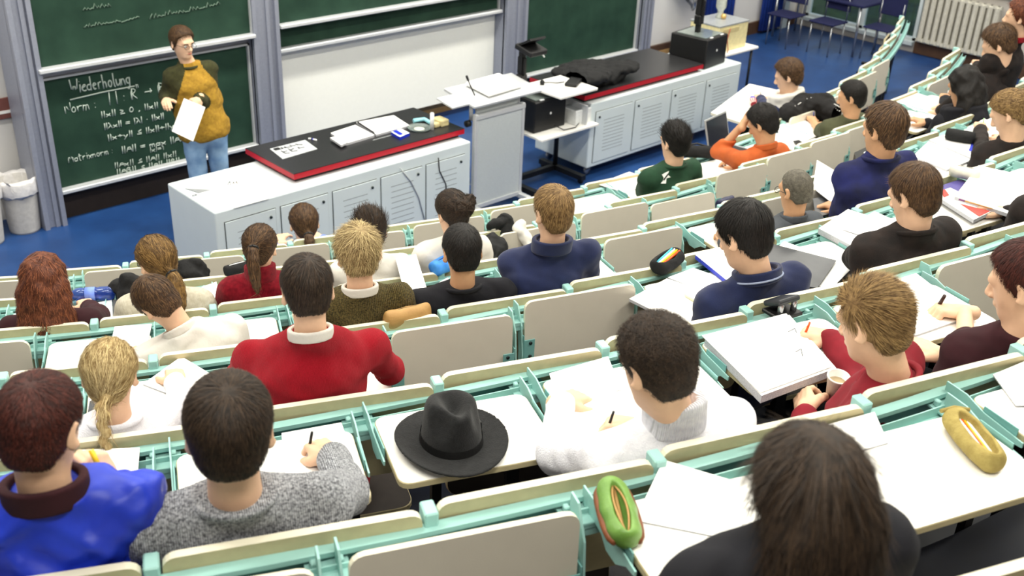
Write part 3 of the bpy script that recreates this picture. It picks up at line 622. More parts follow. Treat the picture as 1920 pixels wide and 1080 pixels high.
def tablet(k, j):
    a, b = BND[k][j], BND[k][j + 1]; c = (a + b) / 2; R = RK(k - 1, c) + .2; w = math.radians(b - a) * R - .078
    F_ = frame(k - 1, c, ZK[k - 1]); fold = j in FOLD.get(k, ())
    if not inview(F_ @ Vector((0, -.25, 0)), 170): return
    n = who(k, a, b); A = arm_mesh(); state = 'folded up' if fold else 'open'
    lab = f'{state} white writing tablet in front of {n}' if n else f'{state} white writing tablet, ' + place(k, j, .25, ZK[k - 1], f'{NUM[k - 1]} rail')
    t = empty('writing_tablet', lab, 'tablet', mtx=F_)
    if not fold:
        V, F, MI = rbox(w, .35, .02, .035, 0, 1, 2)
        o = mesh_obj('tablet_board', V, F, [M_TOP, M_EDGE, M_UNDER], t, MI); o.location = (0, -.302, -.03)
        for s in (-1, 1): inst('side_arm', A['a'], t, Matrix.Translation((s * (w / 2 + .014), 0, -.012)))
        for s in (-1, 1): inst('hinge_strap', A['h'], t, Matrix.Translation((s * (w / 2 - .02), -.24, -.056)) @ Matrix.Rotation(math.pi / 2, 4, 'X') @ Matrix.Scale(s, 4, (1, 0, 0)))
    else:
        lean = .03 + .03 * rng.random() + (.14 if (k, j) == (2, 8) else 0); drop = DROP.get((k, j), -.015 if k < 3 else 0)
        V, F, MI = rbox(w, .35, .02, .035, 0, 1, 2)
        # stands on its hinge edge: writing face to the rail, underside to the hall
        T = Matrix.Translation((0, -.124, .008 - drop)) @ Matrix.Rotation(-lean, 4, 'X') @ Matrix(((1, 0, 0, 0), (0, 0, 1, 0), (0, 1, 0, -.175), (0, 0, 0, 1)))
        o = mesh_obj('tablet_board', V, [f[::-1] for f in F], [M_TOP, M_CREAM, M_UNDER], t, MI); o.matrix_local = T
        for s in (-1, 1):
            inst('side_arm', A['f'], t, Matrix.Translation((s * (w / 2 + .014), 0, 0)))
            h = inst('hinge_plate', A['h'], t, Matrix.Translation((s * (w / 2 - .02), -.152 - lean * .22, -.215 - drop)) @ Matrix.Scale(s, 4, (1, 0, 0)))
            for z in (-.033, .033): inst('bolt', BOLTME, h, Matrix.Translation((-.004, -.003, z)) @ Matrix.Rotation(math.pi / 2, 4, 'X'))
M_SEAT = mat('dark_seat_pan', (40, 34, 30), rough=.8, var=.1)  # near-black colour imitates the shade below the tablets
def seat(k, j):
    a, b = BND[k][j], BND[k][j + 1]; c = (a + b) / 2; w = math.radians(b - a) * RK(k, c) - .042
    F_ = frame(k, c, FLOORK[k])
    if k < 6 and not inview(F_ @ Vector((0, 0, 1.0)), 190): return
    n = who(k, a, b)
    lab = f'cream seat with beech-edged back, behind {n}' if n else 'cream beech-edged seat, ' + place(k, j, 0, ZK[k], f'{NUM[k]} row')
    t = empty('auditorium_seat', lab, 'seat', mtx=F_); zt = ZK[k] - FLOORK[k]
    V, F, MI = rbox(w, .34, .024, .03, 0, 1, 2)
    o = mesh_obj('backrest', V, F, [M_TOP, M_CREAM, M_EDGE], t, MI); o.matrix_local = Matrix.Translation((0, .014, zt - .17)) @ Matrix.Rotation(.06, 4, 'X') @ Matrix(((-1, 0, 0, 0), (0, 0, 1, 0), (0, 1, 0, 0), (0, 0, 0, 1)))
    V, F, MI = rbox(w * .84, .36, .022, .05, 0, 1, 2)
    o = mesh_obj('seat_pan', V, F, [M_SEAT, M_EDGE, M_SEAT], t, MI)
    o.matrix_local = Matrix.Translation((0, .25, .44)) if n else Matrix.Translation((0, .075, .6)) @ Matrix.Rotation(1.45, 4, 'X')
    B().box((0, .06, .33), (.05, .05, .5)).box((0, .2, .405), (.05, .3, .03)).obj('seat_bracket', M_BLACK, t)
def rail(k):
    a, b = BND[k][0], BND[k][-1]; z = ZK[k]
    t = empty('desk_rail', f'turquoise steel rail and pencil tray along the {NUM[k]} row of seats', 'rail')
    sweep('top_bar', k, .016, .05, z - .056, z - .042, a, b, M_TEAL, t)
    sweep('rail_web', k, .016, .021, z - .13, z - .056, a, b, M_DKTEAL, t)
    sweep('pencil_tray', k, .082, .118, z - .088, z - .083, a, b, M_TEAL, t)
    sweep('tray_lip', k, .079, .083, z - .09, z - .052, a, b, M_TEAL, t)
    sweep('tray_lip', k, .114, .118, z - .105, z - .066, a, b, M_TEAL, t)
    for g in BND[k]:
        if not inview(polar(g, RK(k, g), z), 190): continue
        F_ = frame(k, g, FLOORK[k]); zt = z - FLOORK[k]
        o = B().box((0, -.003, zt - .1), (.034, .03, .12)).box((0, -.006, zt - .03), (.034, .056, .05), bev=.004).obj('post', M_TEAL, t); o.matrix_local = F_
        B().box((0, .0, zt / 2 - .08), (.034, .03, zt - .16)).obj('post_foot', M_BLACK, o)  # lower post coloured black in place of the shade around it
    if k < 6:
        for j in range(len(BND[k + 1])):
            g = BND[k + 1][j]
            if not inview(polar(g, RK(k, g), z), 190): continue
            F_ = frame(k, g, z); o = B().box((0, -.068, -.07), (.1, .1, .006)).box((-.03, -.06, -.058), (.016, .02, .02), bev=.003).box((.03, -.06, -.058), (.016, .02, .02), bev=.003).obj('tray_bridge', M_TEAL, t); o.matrix_local = F_
for k in range(6): rail(k)
for k in range(7):
    for j in range(len(BND[k]) - 1):
        if k < 6: seat(k, j)
        elif j == 3: seat(k, j)
        if k: tablet(k, j)
# ------------------------------------------------------------------ people: bodies grown from distance fields
def smin(a, b, k): h = np.clip(.5 + .5 * (b - a) / k, 0, 1); return b + (a - b) * h - k * h * (1 - h)
def smax(a, b, k): return -smin(-a, -b, k)
def rcone(p, a, b, ra, rb):
    a = np.asarray(a, np.float32); b = np.asarray(b, np.float32); ab = b - a; L2 = float(ab @ ab) + 1e-9
    t = np.clip(((p - a) @ ab) / L2, 0, 1); d = p - a - t[:, None] * ab
    return np.sqrt((d * d).sum(1)) - (ra + (rb - ra) * t)
def ell(p, c, r, A=None):
    q = p - np.asarray(c, np.float32)
    if A is not None: q = q @ np.asarray(A, np.float32)
    r = np.asarray(r, np.float32); k0 = np.sqrt(((q / r) ** 2).sum(1)); k1 = np.sqrt(((q / (r * r)) ** 2).sum(1)) + 1e-9
    return k0 * (k0 - 1) / k1
def chain(p, pts, rs, k=.01):
    d = None
    for i in range(len(pts) - 1):
        e = rcone(p, pts[i], pts[i + 1], rs[i], rs[i + 1]); d = e if d is None else smin(d, e, k)
    return d
def snets(F, o, h):
    S = F < 0; n = F.shape
    c = np.zeros((n[0] - 1, n[1] - 1, n[2] - 1), np.int8)
    sl = lambda i, m: slice(i, m - 1 + i)
    for i in (0, 1):
        for j in (0, 1):
            for k in (0, 1): c += S[sl(i, n[0]), sl(j, n[1]), sl(k, n[2])]
    I = np.argwhere((c > 0) & (c < 8)); 
    if len(I) == 0: return np.zeros((0, 3)), np.zeros((0, 4), int)
    acc = np.zeros((len(I), 3), np.float32); cnt = np.zeros(len(I), np.float32)
    cor = [(i, j, k) for i in (0, 1) for j in (0, 1) for k in (0, 1)]
    val = {q: F[I[:, 0] + q[0], I[:, 1] + q[1], I[:, 2] + q[2]] for q in cor}
    for q in cor:
        for ax in range(3):
            if q[ax] == 0:
                q2 = list(q); q2[ax] = 1; q2 = tuple(q2); a, b = val[q], val[q2]; m = (a < 0) != (b < 0)
                t = np.where(m, a / np.where(m, a - b, 1), 0)
                for d in range(3): acc[:, d] += np.where(m, q[d] + (t if d == ax else 0), 0)
                cnt += m
    V = np.asarray(o) + h * (I + acc / cnt[:, None])
    ID = -np.ones(c.shape, np.int32); ID[I[:, 0], I[:, 1], I[:, 2]] = np.arange(len(I)); Q = []
    for ax in range(3):
        s0 = [slice(1, -1)] * 3; s1 = [slice(1, -1)] * 3; s0[ax] = slice(0, n[ax] - 1); s1[ax] = slice(1, n[ax])
        a = S[tuple(s0)]; b = S[tuple(s1)]; E = np.argwhere(a != b)
        if len(E) == 0: continue
        flip = a[E[:, 0], E[:, 1], E[:, 2]]; u, v = [(1, 2), (2, 0), (0, 1)][ax]
        base = E.copy()
        for d in range(3):
            if d != ax: base[:, d] += 1
        def cell(du, dv):
            q = base.copy(); q[:, u] += du; q[:, v] += dv; return ID[q[:, 0], q[:, 1], q[:, 2]]
        f = np.stack([cell(-1, -1), cell(0, -1), cell(0, 0), cell(-1, 0)], 1); f[~flip] = f[~flip][:, ::-1]; Q.append(f)
    Q = np.concatenate(Q); return V, Q[(Q >= 0).all(1)]
def field_mesh(fn, lo, hi, h, C=4):
    lo = np.asarray(lo, float); n = np.maximum(((np.asarray(hi) - lo) / h).astype(int) + 2, 5); nc = n // C + 2
    g = np.stack(np.meshgrid(*[np.arange(m) * C for m in nc], indexing='ij'), -1).reshape(-1, 3)
    Fc = fn((lo + g * h).astype(np.float32)).reshape(nc); big = C * h * 1.9
    near = np.abs(Fc) < big
    F = np.repeat(np.repeat(np.repeat(Fc, C, 0), C, 1), C, 2)
    # cell (i) uses corner sample; mark a block when any corner of its coarse cell is near
    m = np.zeros(nc, bool); m[:-1, :-1, :-1] = True
    blk = near.copy()
    for ax in range(3): blk = blk | np.roll(near, -1, ax); near = blk.copy()
    M = np.repeat(np.repeat(np.repeat(blk, C, 0), C, 1), C, 2)
    I = np.argwhere(M)
    for s in range(0, len(I), 400000):
        q = I[s:s + 400000]; F[q[:, 0], q[:, 1], q[:, 2]] = fn((lo + q * h).astype(np.float32))
    return snets(F.astype(np.float32), lo, h)
def fast_mesh(name, parts, mats, parent=None, smooth=True, mtx=None, attr=None):
    """parts: list of (V, F(quads), material index)"""
    me = bpy.data.meshes.new(name); off = 0; VV = []; FF = []; MI = []
    for V, F, mi in parts:
        if len(V) == 0: continue
        VV.append(V); FF.append(F + off); MI.append(np.full(len(F), mi, np.int32)); off += len(V)
    V = np.concatenate(VV).astype(np.float32); F = np.concatenate(FF).astype(np.int32); MI = np.concatenate(MI)
    me.vertices.add(len(V)); me.vertices.foreach_set('co', V.ravel()); me.loops.add(F.size); me.loops.foreach_set('vertex_index', F.ravel())
    me.polygons.add(len(F)); me.polygons.foreach_set('loop_start', np.arange(0, F.size, 4, dtype=np.int32))
    me.polygons.foreach_set('material_index', MI); me.polygons.foreach_set('use_smooth', np.full(len(F), smooth))
    for m in (mats if isinstance(mats, (list, tuple)) else [mats]): me.materials.append(m)
    if attr is not None:
        a = me.attributes.new('rnd', 'FLOAT', 'POINT'); a.data.foreach_set('value', attr.astype(np.float32))
    me.update(calc_edges=True); me.validate(); o = bpy.data.objects.new(name, me)
    if mtx is not None: o.matrix_world = mtx
    return link(o, parent)
def nrm(v): v = np.asarray(v, float); return v / (np.linalg.norm(v) + 1e-12)
def lump(name, fn, lo, hi, h, m, parent=None, mtx=None): V, F = field_mesh(fn, lo, hi, h); return fast_mesh(name, [(V, F, 0)], m, parent, mtx=mtx)
_ph = rng.uniform(0, 6.28, (8, 3))
def wob(p, f, amp, s=0):
    """cheap fold noise"""
    q = p * f; return amp * (np.sin(q[:, 0] + 1.7 * np.sin(q[:, 2] * .7 + s) + s) * np.sin(q[:, 1] * 1.1 + 1.3 * s) + .6 * np.sin(q[:, 2] * 1.3 + 2 * np.sin(q[:, 0] * .6) + 2.1 * s))
M_SKIN = mat('skin', (226, 184, 152), rough=.55, var=.04, scale=25, bump=.05, bscale=160)
M_SKINT = mat('tan_skin', (204, 156, 118), rough=.55, var=.04, scale=25)
M_TROUS = mat('dark_trousers', (30, 32, 40), rough=.9, var=.1)
M_JEANS = mat('blue_jeans', (110, 146, 188), rough=.85, rgb2=(150, 182, 214), scale=9, bump=.15, bscale=120)
M_EYE = mat('eye_white', (232, 230, 226), rough=.2); M_IRIS = mat('dark_iris', (44, 30, 22), rough=.2); M_LIP = mat('lips', (196, 124, 108), rough=.5)
M_SHOE = mat('dark_shoe', (28, 24, 22), rough=.5)
def hairmat(name, rgb, rgb2): return mat(name, rgb, rough=.62, rgb2=rgb2, scale=60, attr='rnd', spec=.3)
HAIR = {'black': hairmat('black_hair', (14, 12, 11), (34, 28, 24)), 'dark': hairmat('dark_brown_hair', (28, 20, 14), (66, 50, 36)), 'brown': hairmat('brown_hair', (48, 32, 20), (104, 76, 48)),
        'light': hairmat('light_brown_hair', (88, 64, 36), (168, 136, 88)), 'blond': hairmat('blond_hair', (130, 102, 58), (222, 200, 146)), 'sand': hairmat('sand_blond_hair', (112, 90, 56), (206, 184, 132)),
        'auburn': hairmat('auburn_hair', (66, 30, 18), (136, 78, 48)), 'red': hairmat('dark_red_brown_hair', (42, 16, 12), (84, 36, 26)), 'grey': hairmat('cropped_grey_hair', (70, 66, 58), (122, 116, 102)), 'honey': hairmat('honey_brown_hair', (72, 50, 24), (150, 116, 66))}
def hand(wrist, d, back, side, pose, s, h=.0035):
    """palm, four unequal bent fingers and a thumb; returns mesh and the pinch point"""
    d = nrm(d); back = nrm(np.asarray(back, float) - np.dot(back, d) * d); l = np.cross(back, d) * side    # l points to the thumb side
    W = np.asarray(wrist, float); P = lambda a, b, c: W + s * (a * d + b * l + c * back)
    curl = {'pen': [(50, 55, 30), (58, 62, 35), (66, 66, 35), (70, 66, 35)], 'flat': [(6, 8, 6), (4, 8, 6), (6, 10, 6), (8, 12, 8)], 'relaxed': [(22, 26, 16), (26, 30, 18), (30, 34, 20), (34, 36, 22)], 'grip': [(40, 45, 25), (42, 48, 25), (46, 50, 28), (50, 50, 28)], 'fist': [(70, 80, 40), (74, 84, 40), (76, 84, 40), (76, 80, 40)]}[pose]
    fl = [.072, .081, .075, .059]; kx = [.086, .09, .086, .078]; kl = [.027, .009, -.010, -.027]; segs = []; tips = []
    for i in range(4):
        spread = {'flat': .12, 'relaxed': .05}.get(pose, .0) * (1.2 - .8 * i); a = P(kx[i], kl[i], .002); ang = 0; dirl = spread; pts = [P(.018, kl[i] * .75, 0), a]
        for q, fr in enumerate((.46, .31, .23)):
            ang += math.radians(curl[i][q]); st = fl[i] * fr * s
            a = a + st * (math.cos(ang) * (d * math.cos(dirl) + l * math.sin(dirl)) - math.sin(ang) * back); pts.append(a)
        segs.append((pts, [.0145 * s, .0112 * s, .0098 * s, .0086 * s, .0076 * s])); tips.append(pts[-1])
    if pose == 'pen': tp = [P(.012, .022, -.006), P(.044, .046, -.018), P(.08, .046, -.036), P(.104, .034, -.048)]
    elif pose in ('grip', 'fist'): tp = [P(.012, .022, -.006), P(.04, .05, -.02), P(.068, .05, -.045), P(.088, .03, -.06)]
    else: tp = [P(.012, .022, -.004), P(.042, .05, -.012), P(.068, .066, -.018), P(.09, .072, -.02)]
    A = np.stack([l, d, back], 1)
    def fn(p):
        D = ell(p, P(.046, 0, -.002), (.043 * s, .052 * s, .0165 * s), A); D = smin(D, rcone(p, P(-.03, 0, 0), P(.02, 0, 0), .027 * s, .026 * s), .02)
        for pts, rs in segs: D = smin(D, chain(p, pts, rs, .004), .007)
        return smin(D, chain(p, tp, [.017 * s, .0145 * s, .0125 * s, .0098 * s], .006), .009)
    allp = np.array([q for pts, _ in segs for q in pts] + tp + [P(-.05, 0, 0)]); lo, hi = allp.min(0) - .05 * s, allp.max(0) + .05 * s
    V, F = field_mesh(fn, lo, hi, h); return V, F, (np.array(tp[-1]) + tips[0]) / 2, d, l, back
def figure(name_label, mtx, Hc, yaw=0., pitch=15., roll=0., s=1., pelvis=None, lean=None, wl=None, wr=None, el=None, er=None, pl='relaxed', pr='relaxed', sleeve='long', skin=None, cloth=None, thick=.012, collar=None, collar_m=None,
           hair='short', hm='dark', hlen=.03, nstr=1800, stand=False, shoulder=.175, near=False, byaw=0., bend_l=None, bend_r=None, trousers=None, extra=None, seat_y=.2, knees=None, face=False, glasses=False, cname='sweater', backl=(0, 0, 1), backr=(0, 0, 1), nape=-.075, ht=.016, fold=.0035, nshift=(0, 0, 0), stripe=False, hoodsz=1.):
    """everything in the local frame of the seat (x along the row, y to the chalkboards, z up)"""
    skin = skin or M_SKIN; root = empty('person', name_label, 'person', mtx=mtx)
    Hc = np.asarray(Hc, float); y, pt, rl = map(math.radians, (yaw, pitch, roll))
    Rm = (Matrix.Rotation(y, 3, 'Z') @ Matrix.Rotation(-pt, 3, 'X') @ Matrix.Rotation(rl, 3, 'Y')); A = np.array(Rm); rx, fy, uz = A[:, 0], A[:, 1], A[:, 2]
    P = np.asarray(pelvis if pelvis is not None else (Hc[0] * .4, seat_y, .53), float)
    td = nrm(Hc - P); nd = nrm(.45 * td + .55 * nrm(.8 * uz - .25 * fy))
    Nt = Hc - s * (.05 * uz + .018 * fy); Nb = Hc - nd * .175 * s - fy * .035 * s + np.asarray(nshift, float)
    bx = np.array([math.cos(math.radians(byaw)), math.sin(math.radians(byaw)), 0.]); bx = nrm(bx - (bx @ td) * td * .6); td2 = nrm(Nb - P); by = nrm(np.cross(td2, bx)) if True else None
    SC = Nb - td2 * .068 * s - by * (-.005); S = {1: SC + bx * shoulder * s, -1: SC - bx * shoulder * s}
    Wt = {1: wr, -1: wl}; E = {}; 
    for sd in (1, -1):
        W = Wt[sd]
        if W is None: W = P + bx * sd * .17 + np.array([0, .28, .13])
        W = np.asarray(W, float); L1, L2 = .285 * s, .265 * s; v = W - S[sd]; D = np.linalg.norm(v)
        if D > (L1 + L2) * .985:
            # reach: let the shoulder come forward
            S[sd] = S[sd] + v / D * min(.12, D - (L1 + L2) * .985); v = W - S[sd]; D = np.linalg.norm(v)
            k = max(1., D / ((L1 + L2) * .985)); L1 *= k; L2 *= k
        u = v / D; a = (L1 * L1 - L2 * L2 + D * D) / (2 * D); hgt = math.sqrt(max(L1 * L1 - a * a, 1e-6))
        hint = (bend_r if sd == 1 else bend_l); hint = np.asarray(hint if hint is not None else bx * sd * .55 + np.array([0, -.45, -.75]), float); hint = nrm(hint - (hint @ u) * u)
        E[sd] = S[sd] + u * a + hint * hgt; Wt[sd] = W
    hip = {sd: P + bx * sd * .09 * s for sd in (1, -1)}
    if stand: knee = {sd: np.array([hip[sd][0] * 1.02, hip[sd][1] + .03, .50 * s]) for sd in (1, -1)}; ank = {sd: np.array([hip[sd][0] * 1.05, hip[sd][1] - .01, .09]) for sd in (1, -1)}
    else: knee = {sd: P + np.array([sd * .13, .30, -.07]) for sd in (1, -1)}; ank = {sd: np.array([P[0] + sd * .13, P[1] + .28, .09]) for sd in (1, -1)}
    mid = P + (SC - P) * .5 - by * .02; lat = bx.astype(np.float32)
    def torso(p, r):
        q = p - np.asarray(P, np.float32); q = q - np.outer(q @ lat, lat) * .34; q = q + np.asarray(P, np.float32)   # wider than deep
        SCq = SC - td2 * .11 * s
        d = chain(q, [P - td2 * .02, mid, SCq], [.13 * s + r, .112 * s + r, .118 * s + r], .05)
        d = smin(d, rcone(p, S[-1], S[1], .046 * s + r, .046 * s + r), .07)
        return smin(d, chain(p, [S[-1] * .62 + SC * .38, Nb + td2 * .012, S[1] * .62 + SC * .38], [.042 * s + r, .046 * s + r, .042 * s + r], .04), .045)
    def arm(p, sd, r, frac=1.):
        if frac < .5: return rcone(p, S[sd], S[sd] + (E[sd] - S[sd]) * .75, .056 * s + r, .052 * s + r)
        w_ = E[sd] + (Wt[sd] - E[sd]) * (.93 if frac >= 1 else frac)
        return chain(p, [S[sd], E[sd], w_], [.053 * s + r, .043 * s + r, .033 * s + r], .02)
    pts = np.array([P, SC, S[1], S[-1], E[1], E[-1], Wt[1], Wt[-1], Nb, knee[1], knee[-1]])
    lo, hi = pts.min(0) - .2, pts.max(0) + .2; lo2 = np.array([min(lo[0], P[0] - .3), min(lo[1], P[1] - .3), 0.0 - .02])
    fine = .0085 if near else .0115
    def body(p):
        d = torso(p, -.026)
        for sd in (1, -1):
            d = smin(d, chain(p, [S[sd], E[sd], Wt[sd]], [.038 * s, .031 * s, .026 * s], .02), .02)
            d = smin(d, chain(p, [hip[sd], knee[sd], ank[sd]], [.075 * s, .05 * s, .038 * s], .03), .03)
            d = smin(d, rcone(p, ank[sd] + [0, -.02, -.045], ank[sd] + [0, .13, -.055], .034, .03), .02)
        return smin(d, rcone(p, Nb, Nt, .05 * s, .05 * s), .015)
    parts = [field_mesh(body, lo2, hi, .0135) + (0,)]
    # head: cranium, face, jaw, nose, brow, sockets, ears, neck in head axes
    def head(p):
        q = ((p - Hc.astype(np.float32)) @ A.astype(np.float32)) / s
        d = ell(q, (0, -.012, .025), (.075, .095, .09)); d = smin(d, ell(q, (0, .022, -.035), (.06, .066, .08)), .03); d = smin(d, ell(q, (0, .05, -.092), (.032, .034, .026)), .03)
        d = smin(d, rcone(q, (-.034, .076, .02), (.034, .076, .02), .014, .014), .02)
        ax = np.abs(q[:, 0:1]); qs = np.concatenate([ax, q[:, 1:]], 1)
        d = smax(d, -ell(qs, (.031, .096, -.002), (.018, .014, .013)), .012)
        d = smin(d, chain(q, [(0, .086, .004), (0, .104, -.03)], [.009, .0135], .01), .012); d = smin(d, ell(qs, (.013, .094, -.036), (.009, .010, .008)), .008)
        d = smin(d, ell(q, (0, .083, -.06), (.024, .012, .011)), .01)
        e = ell(qs, (.083, -.016, -.006), (.009, .022, .035), np.array([[.85, -.53, 0], [.53, .85, 0], [0, 0, 1]]).T); e = smax(e, -ell(qs, (.094, -.006, -.002), (.010, .013, .022)), .006)
        d = smin(d, e, .008)
        d = smin(d, rcone(q, (0, -.018, -.06), (A.T @ (Nb - Hc)) / s, .052, .058), .025)
        return d * s
    r = .2 * s; parts.append(field_mesh(head, Hc - r, Hc + r, .0052 if near or face else .0075) + (0,))
    pinch = {}
    for sd, pose, bk in ((-1, pl, backl), (1, pr, backr)):
        if pose is None: continue
        fd = nrm(Wt[sd] - E[sd]); fd = nrm(fd * np.array([1, 1, .35])) if abs(fd[2]) < .95 else fd
        if isinstance(pose, tuple): pose, fd = pose[0], nrm(pose[1])
        V, F, pp, dd, ll, bb = hand(Wt[sd], fd, bk, sd, pose, s * .97, .0036 if near else .0055); parts.append((V, F, 0)); pinch[sd] = (pp, dd, ll, bb)
    fast_mesh('body', parts, skin, root)
    # clothing
    fr = {'long': 1., 'short': .3, 'elbow': .3, 'three': .5}[sleeve]; cl = cloth or M_TROUS
    def dress(p):
        d = torso(p, thick)
        for sd in (1, -1): d = smin(d, arm(p, sd, thick * .8, fr), .035)
        d = d + wob(p, 34., fold, 1.) + wob(p, 75., fold * .35, 2.3)
        hem = (p - np.asarray(P, np.float32)) @ td2.astype(np.float32); d = smax(d, -.13 * s - hem if not stand else -.1 - hem, .02)
        q = ((p - np.asarray(Nb, np.float32)) @ nd.astype(np.float32)); return smax(d, q - .018 * s, .012)
    V, F = field_mesh(dress, lo, hi, fine); top = fast_mesh(cname, [(V, F, 0)], cl, root)
    def legs(p):
        d = None
        for sd in (1, -1):
            e = chain(p, [hip[sd], knee[sd], ank[sd]], [.1 * s, .07 * s, .062 * s], .04); d = e if d is None else smin(d, e, .03)
        d = smin(d, ell(p, P - td2 * .04, (.17 * s, .13 * s, .12 * s)), .05); d = d + wob(p, 28., .003, .5)
        return d
    V, F = field_mesh(legs, lo2, [hi[0], hi[1], P[2] + .2], .016); fast_mesh('trousers', [(V, F, 0)], trousers or M_TROUS, root)
    for sd in (1, -1):
        f = lambda p: smin(rcone(p, ank[sd] + [0, -.03, -.045], ank[sd] + [0, .06, -.045], .042, .043), rcone(p, ank[sd] + [0, .06, -.05], ank[sd] + [0, .16, -.058], .042, .034), .03)
        fast_mesh('shoe', [field_mesh(f, ank[sd] - [.08, .12, .1], ank[sd] + [.08, .24, .05], .012) + (0,)], M_SHOE, root)
    # collar: ring round the neck
    if collar:
        rad, hgt, tk, drop = {'shirt': (.069, .022, .008, .0), 'turtle': (.066, .05, .014, .018), 'crew': (.078, .010, .009, -.012), 'polo': (.078, .026, .009, .0), 'hood': (.1, .06, .035, -.02), 'stand': (.08, .034, .01, .0)}[collar]
        C0 = Nb + nd * (.012 + drop) * s; M_ = np.stack([nrm(bx - (bx @ nd) * nd), nrm(np.cross(nd, bx)), nd], 1).astype(np.float32)
        def ring(p):
            q = (p - C0.astype(np.float32)) @ M_; rr = np.sqrt((q[:, 0] / 1.05) ** 2 + (q[:, 1] + .0) ** 2) - rad * s; zz = q[:, 2] + q[:, 1] * .28
            d = np.maximum(np.abs(rr) - tk * s, np.abs(zz) - hgt * s); d2 = np.sqrt(np.maximum(np.abs(rr) - tk * .4 * s, 0) ** 2 + np.maximum(np.abs(zz) - (hgt - tk * .6) * s, 0) ** 2) - tk * .6 * s
            if collar == 'hood': d2 = smin(d2, ell(q, (0, -.1 * s * hoodsz, -.04 * s * hoodsz), (.13 * s * hoodsz, .07 * s * hoodsz, .1 * s * hoodsz)), .04) + wob(p, 40., .004)
            return d2
        e = (.16 if collar != 'hood' else .28) * s; fast_mesh({'hood': 'hood', 'turtle': 'turtleneck'}.get(collar, 'collar'), [field_mesh(ring, C0 - e, C0 + e, .005 if near else .007) + (0,)], collar_m or cl, root)
    if stripe:
        C1 = Nb + nd * .012 * s - nrm(np.cross(nd, bx)) * .0; B().tube([tuple(C1 + (M_[:, 0] * 1.05 * math.cos(a) + M_[:, 1] * math.sin(a)) * .089 * s - nd * (.28 * .088 * math.sin(a) + .008) * s) for a in np.linspace(0, 6.2832, 33)], .0042, 6).obj('collar_stripe', mat('grey_blue_stripe', (150, 160, 186), rough=.8), root)
    if face:
        for sx in (-1, 1):
            c = Hc + A @ np.array([sx * .031, .082, -.002]) * s
            b = B(); b.lathe([(0, -.011), (.0078, -.0078), (.011, 0), (.0078, .0078), (0, .011)], c=c, n=12); o = b.obj('eye', [M_EYE], root)
            c2 = Hc + A @ np.array([sx * .031, .0905, -.002]) * s; B().lathe([(0, -.004), (.0045, -.003), (.0055, 0), (0, .003)], c=c2, n=10).obj('iris', M_IRIS, o)
        f = lambda p: ell(((p - Hc.astype(np.float32)) @ A.astype(np.float32)) / s, (0, .091, -.062), (.021, .0065, .008)) * s
        c = Hc + A @ np.array([0, .092, -.062]) * s; fast_mesh('mouth', [field_mesh(f, c - .035, c + .035, .004) + (0,)], M_LIP, root)
        for sx in (-1, 1): B().tube([tuple(Hc + A @ np.array(v) * s) for v in ((sx * .016, .096, .017), (sx * .03, .095, .021), (sx * .047, .084, .016))], .0035, 6).obj('eyebrow', HAIR[hm], root)
    if glasses:
        b = B()
        for sx in (-1, 1):
            ring_ = [tuple(Hc + A @ np.array((sx * .032 + .022 * math.cos(a), .104, -.004 + .017 * math.sin(a))) * s) for a in np.linspace(0, 2 * math.pi, 17)]
            b.tube(ring_, .0016, 5); b.tube([tuple(Hc + A @ np.array(v) * s) for v in ((sx * .054, .102, .0), (sx * .078, .04, .004), (sx * .083, -.01, .0))], .0016, 5)
        b.tube([tuple(Hc + A @ np.array(v) * s) for v in ((-.01, .105, 0), (.01, .105, 0))], .0016, 5); b.obj('glasses', M_BOLT, root)
    grow_hair(root, Hc, A, s, hair, hm, hlen, nstr, near, nape, ht, Nb, td2)
    info = dict(root=root, Hc=Hc, A=A, s=s, Nb=Nb, SC=SC, S=S, E=E, W=Wt, P=P, pinch=pinch, td=td2, bx=bx, by=by, mtx=Matrix(mtx), cloth=cl)
    return info
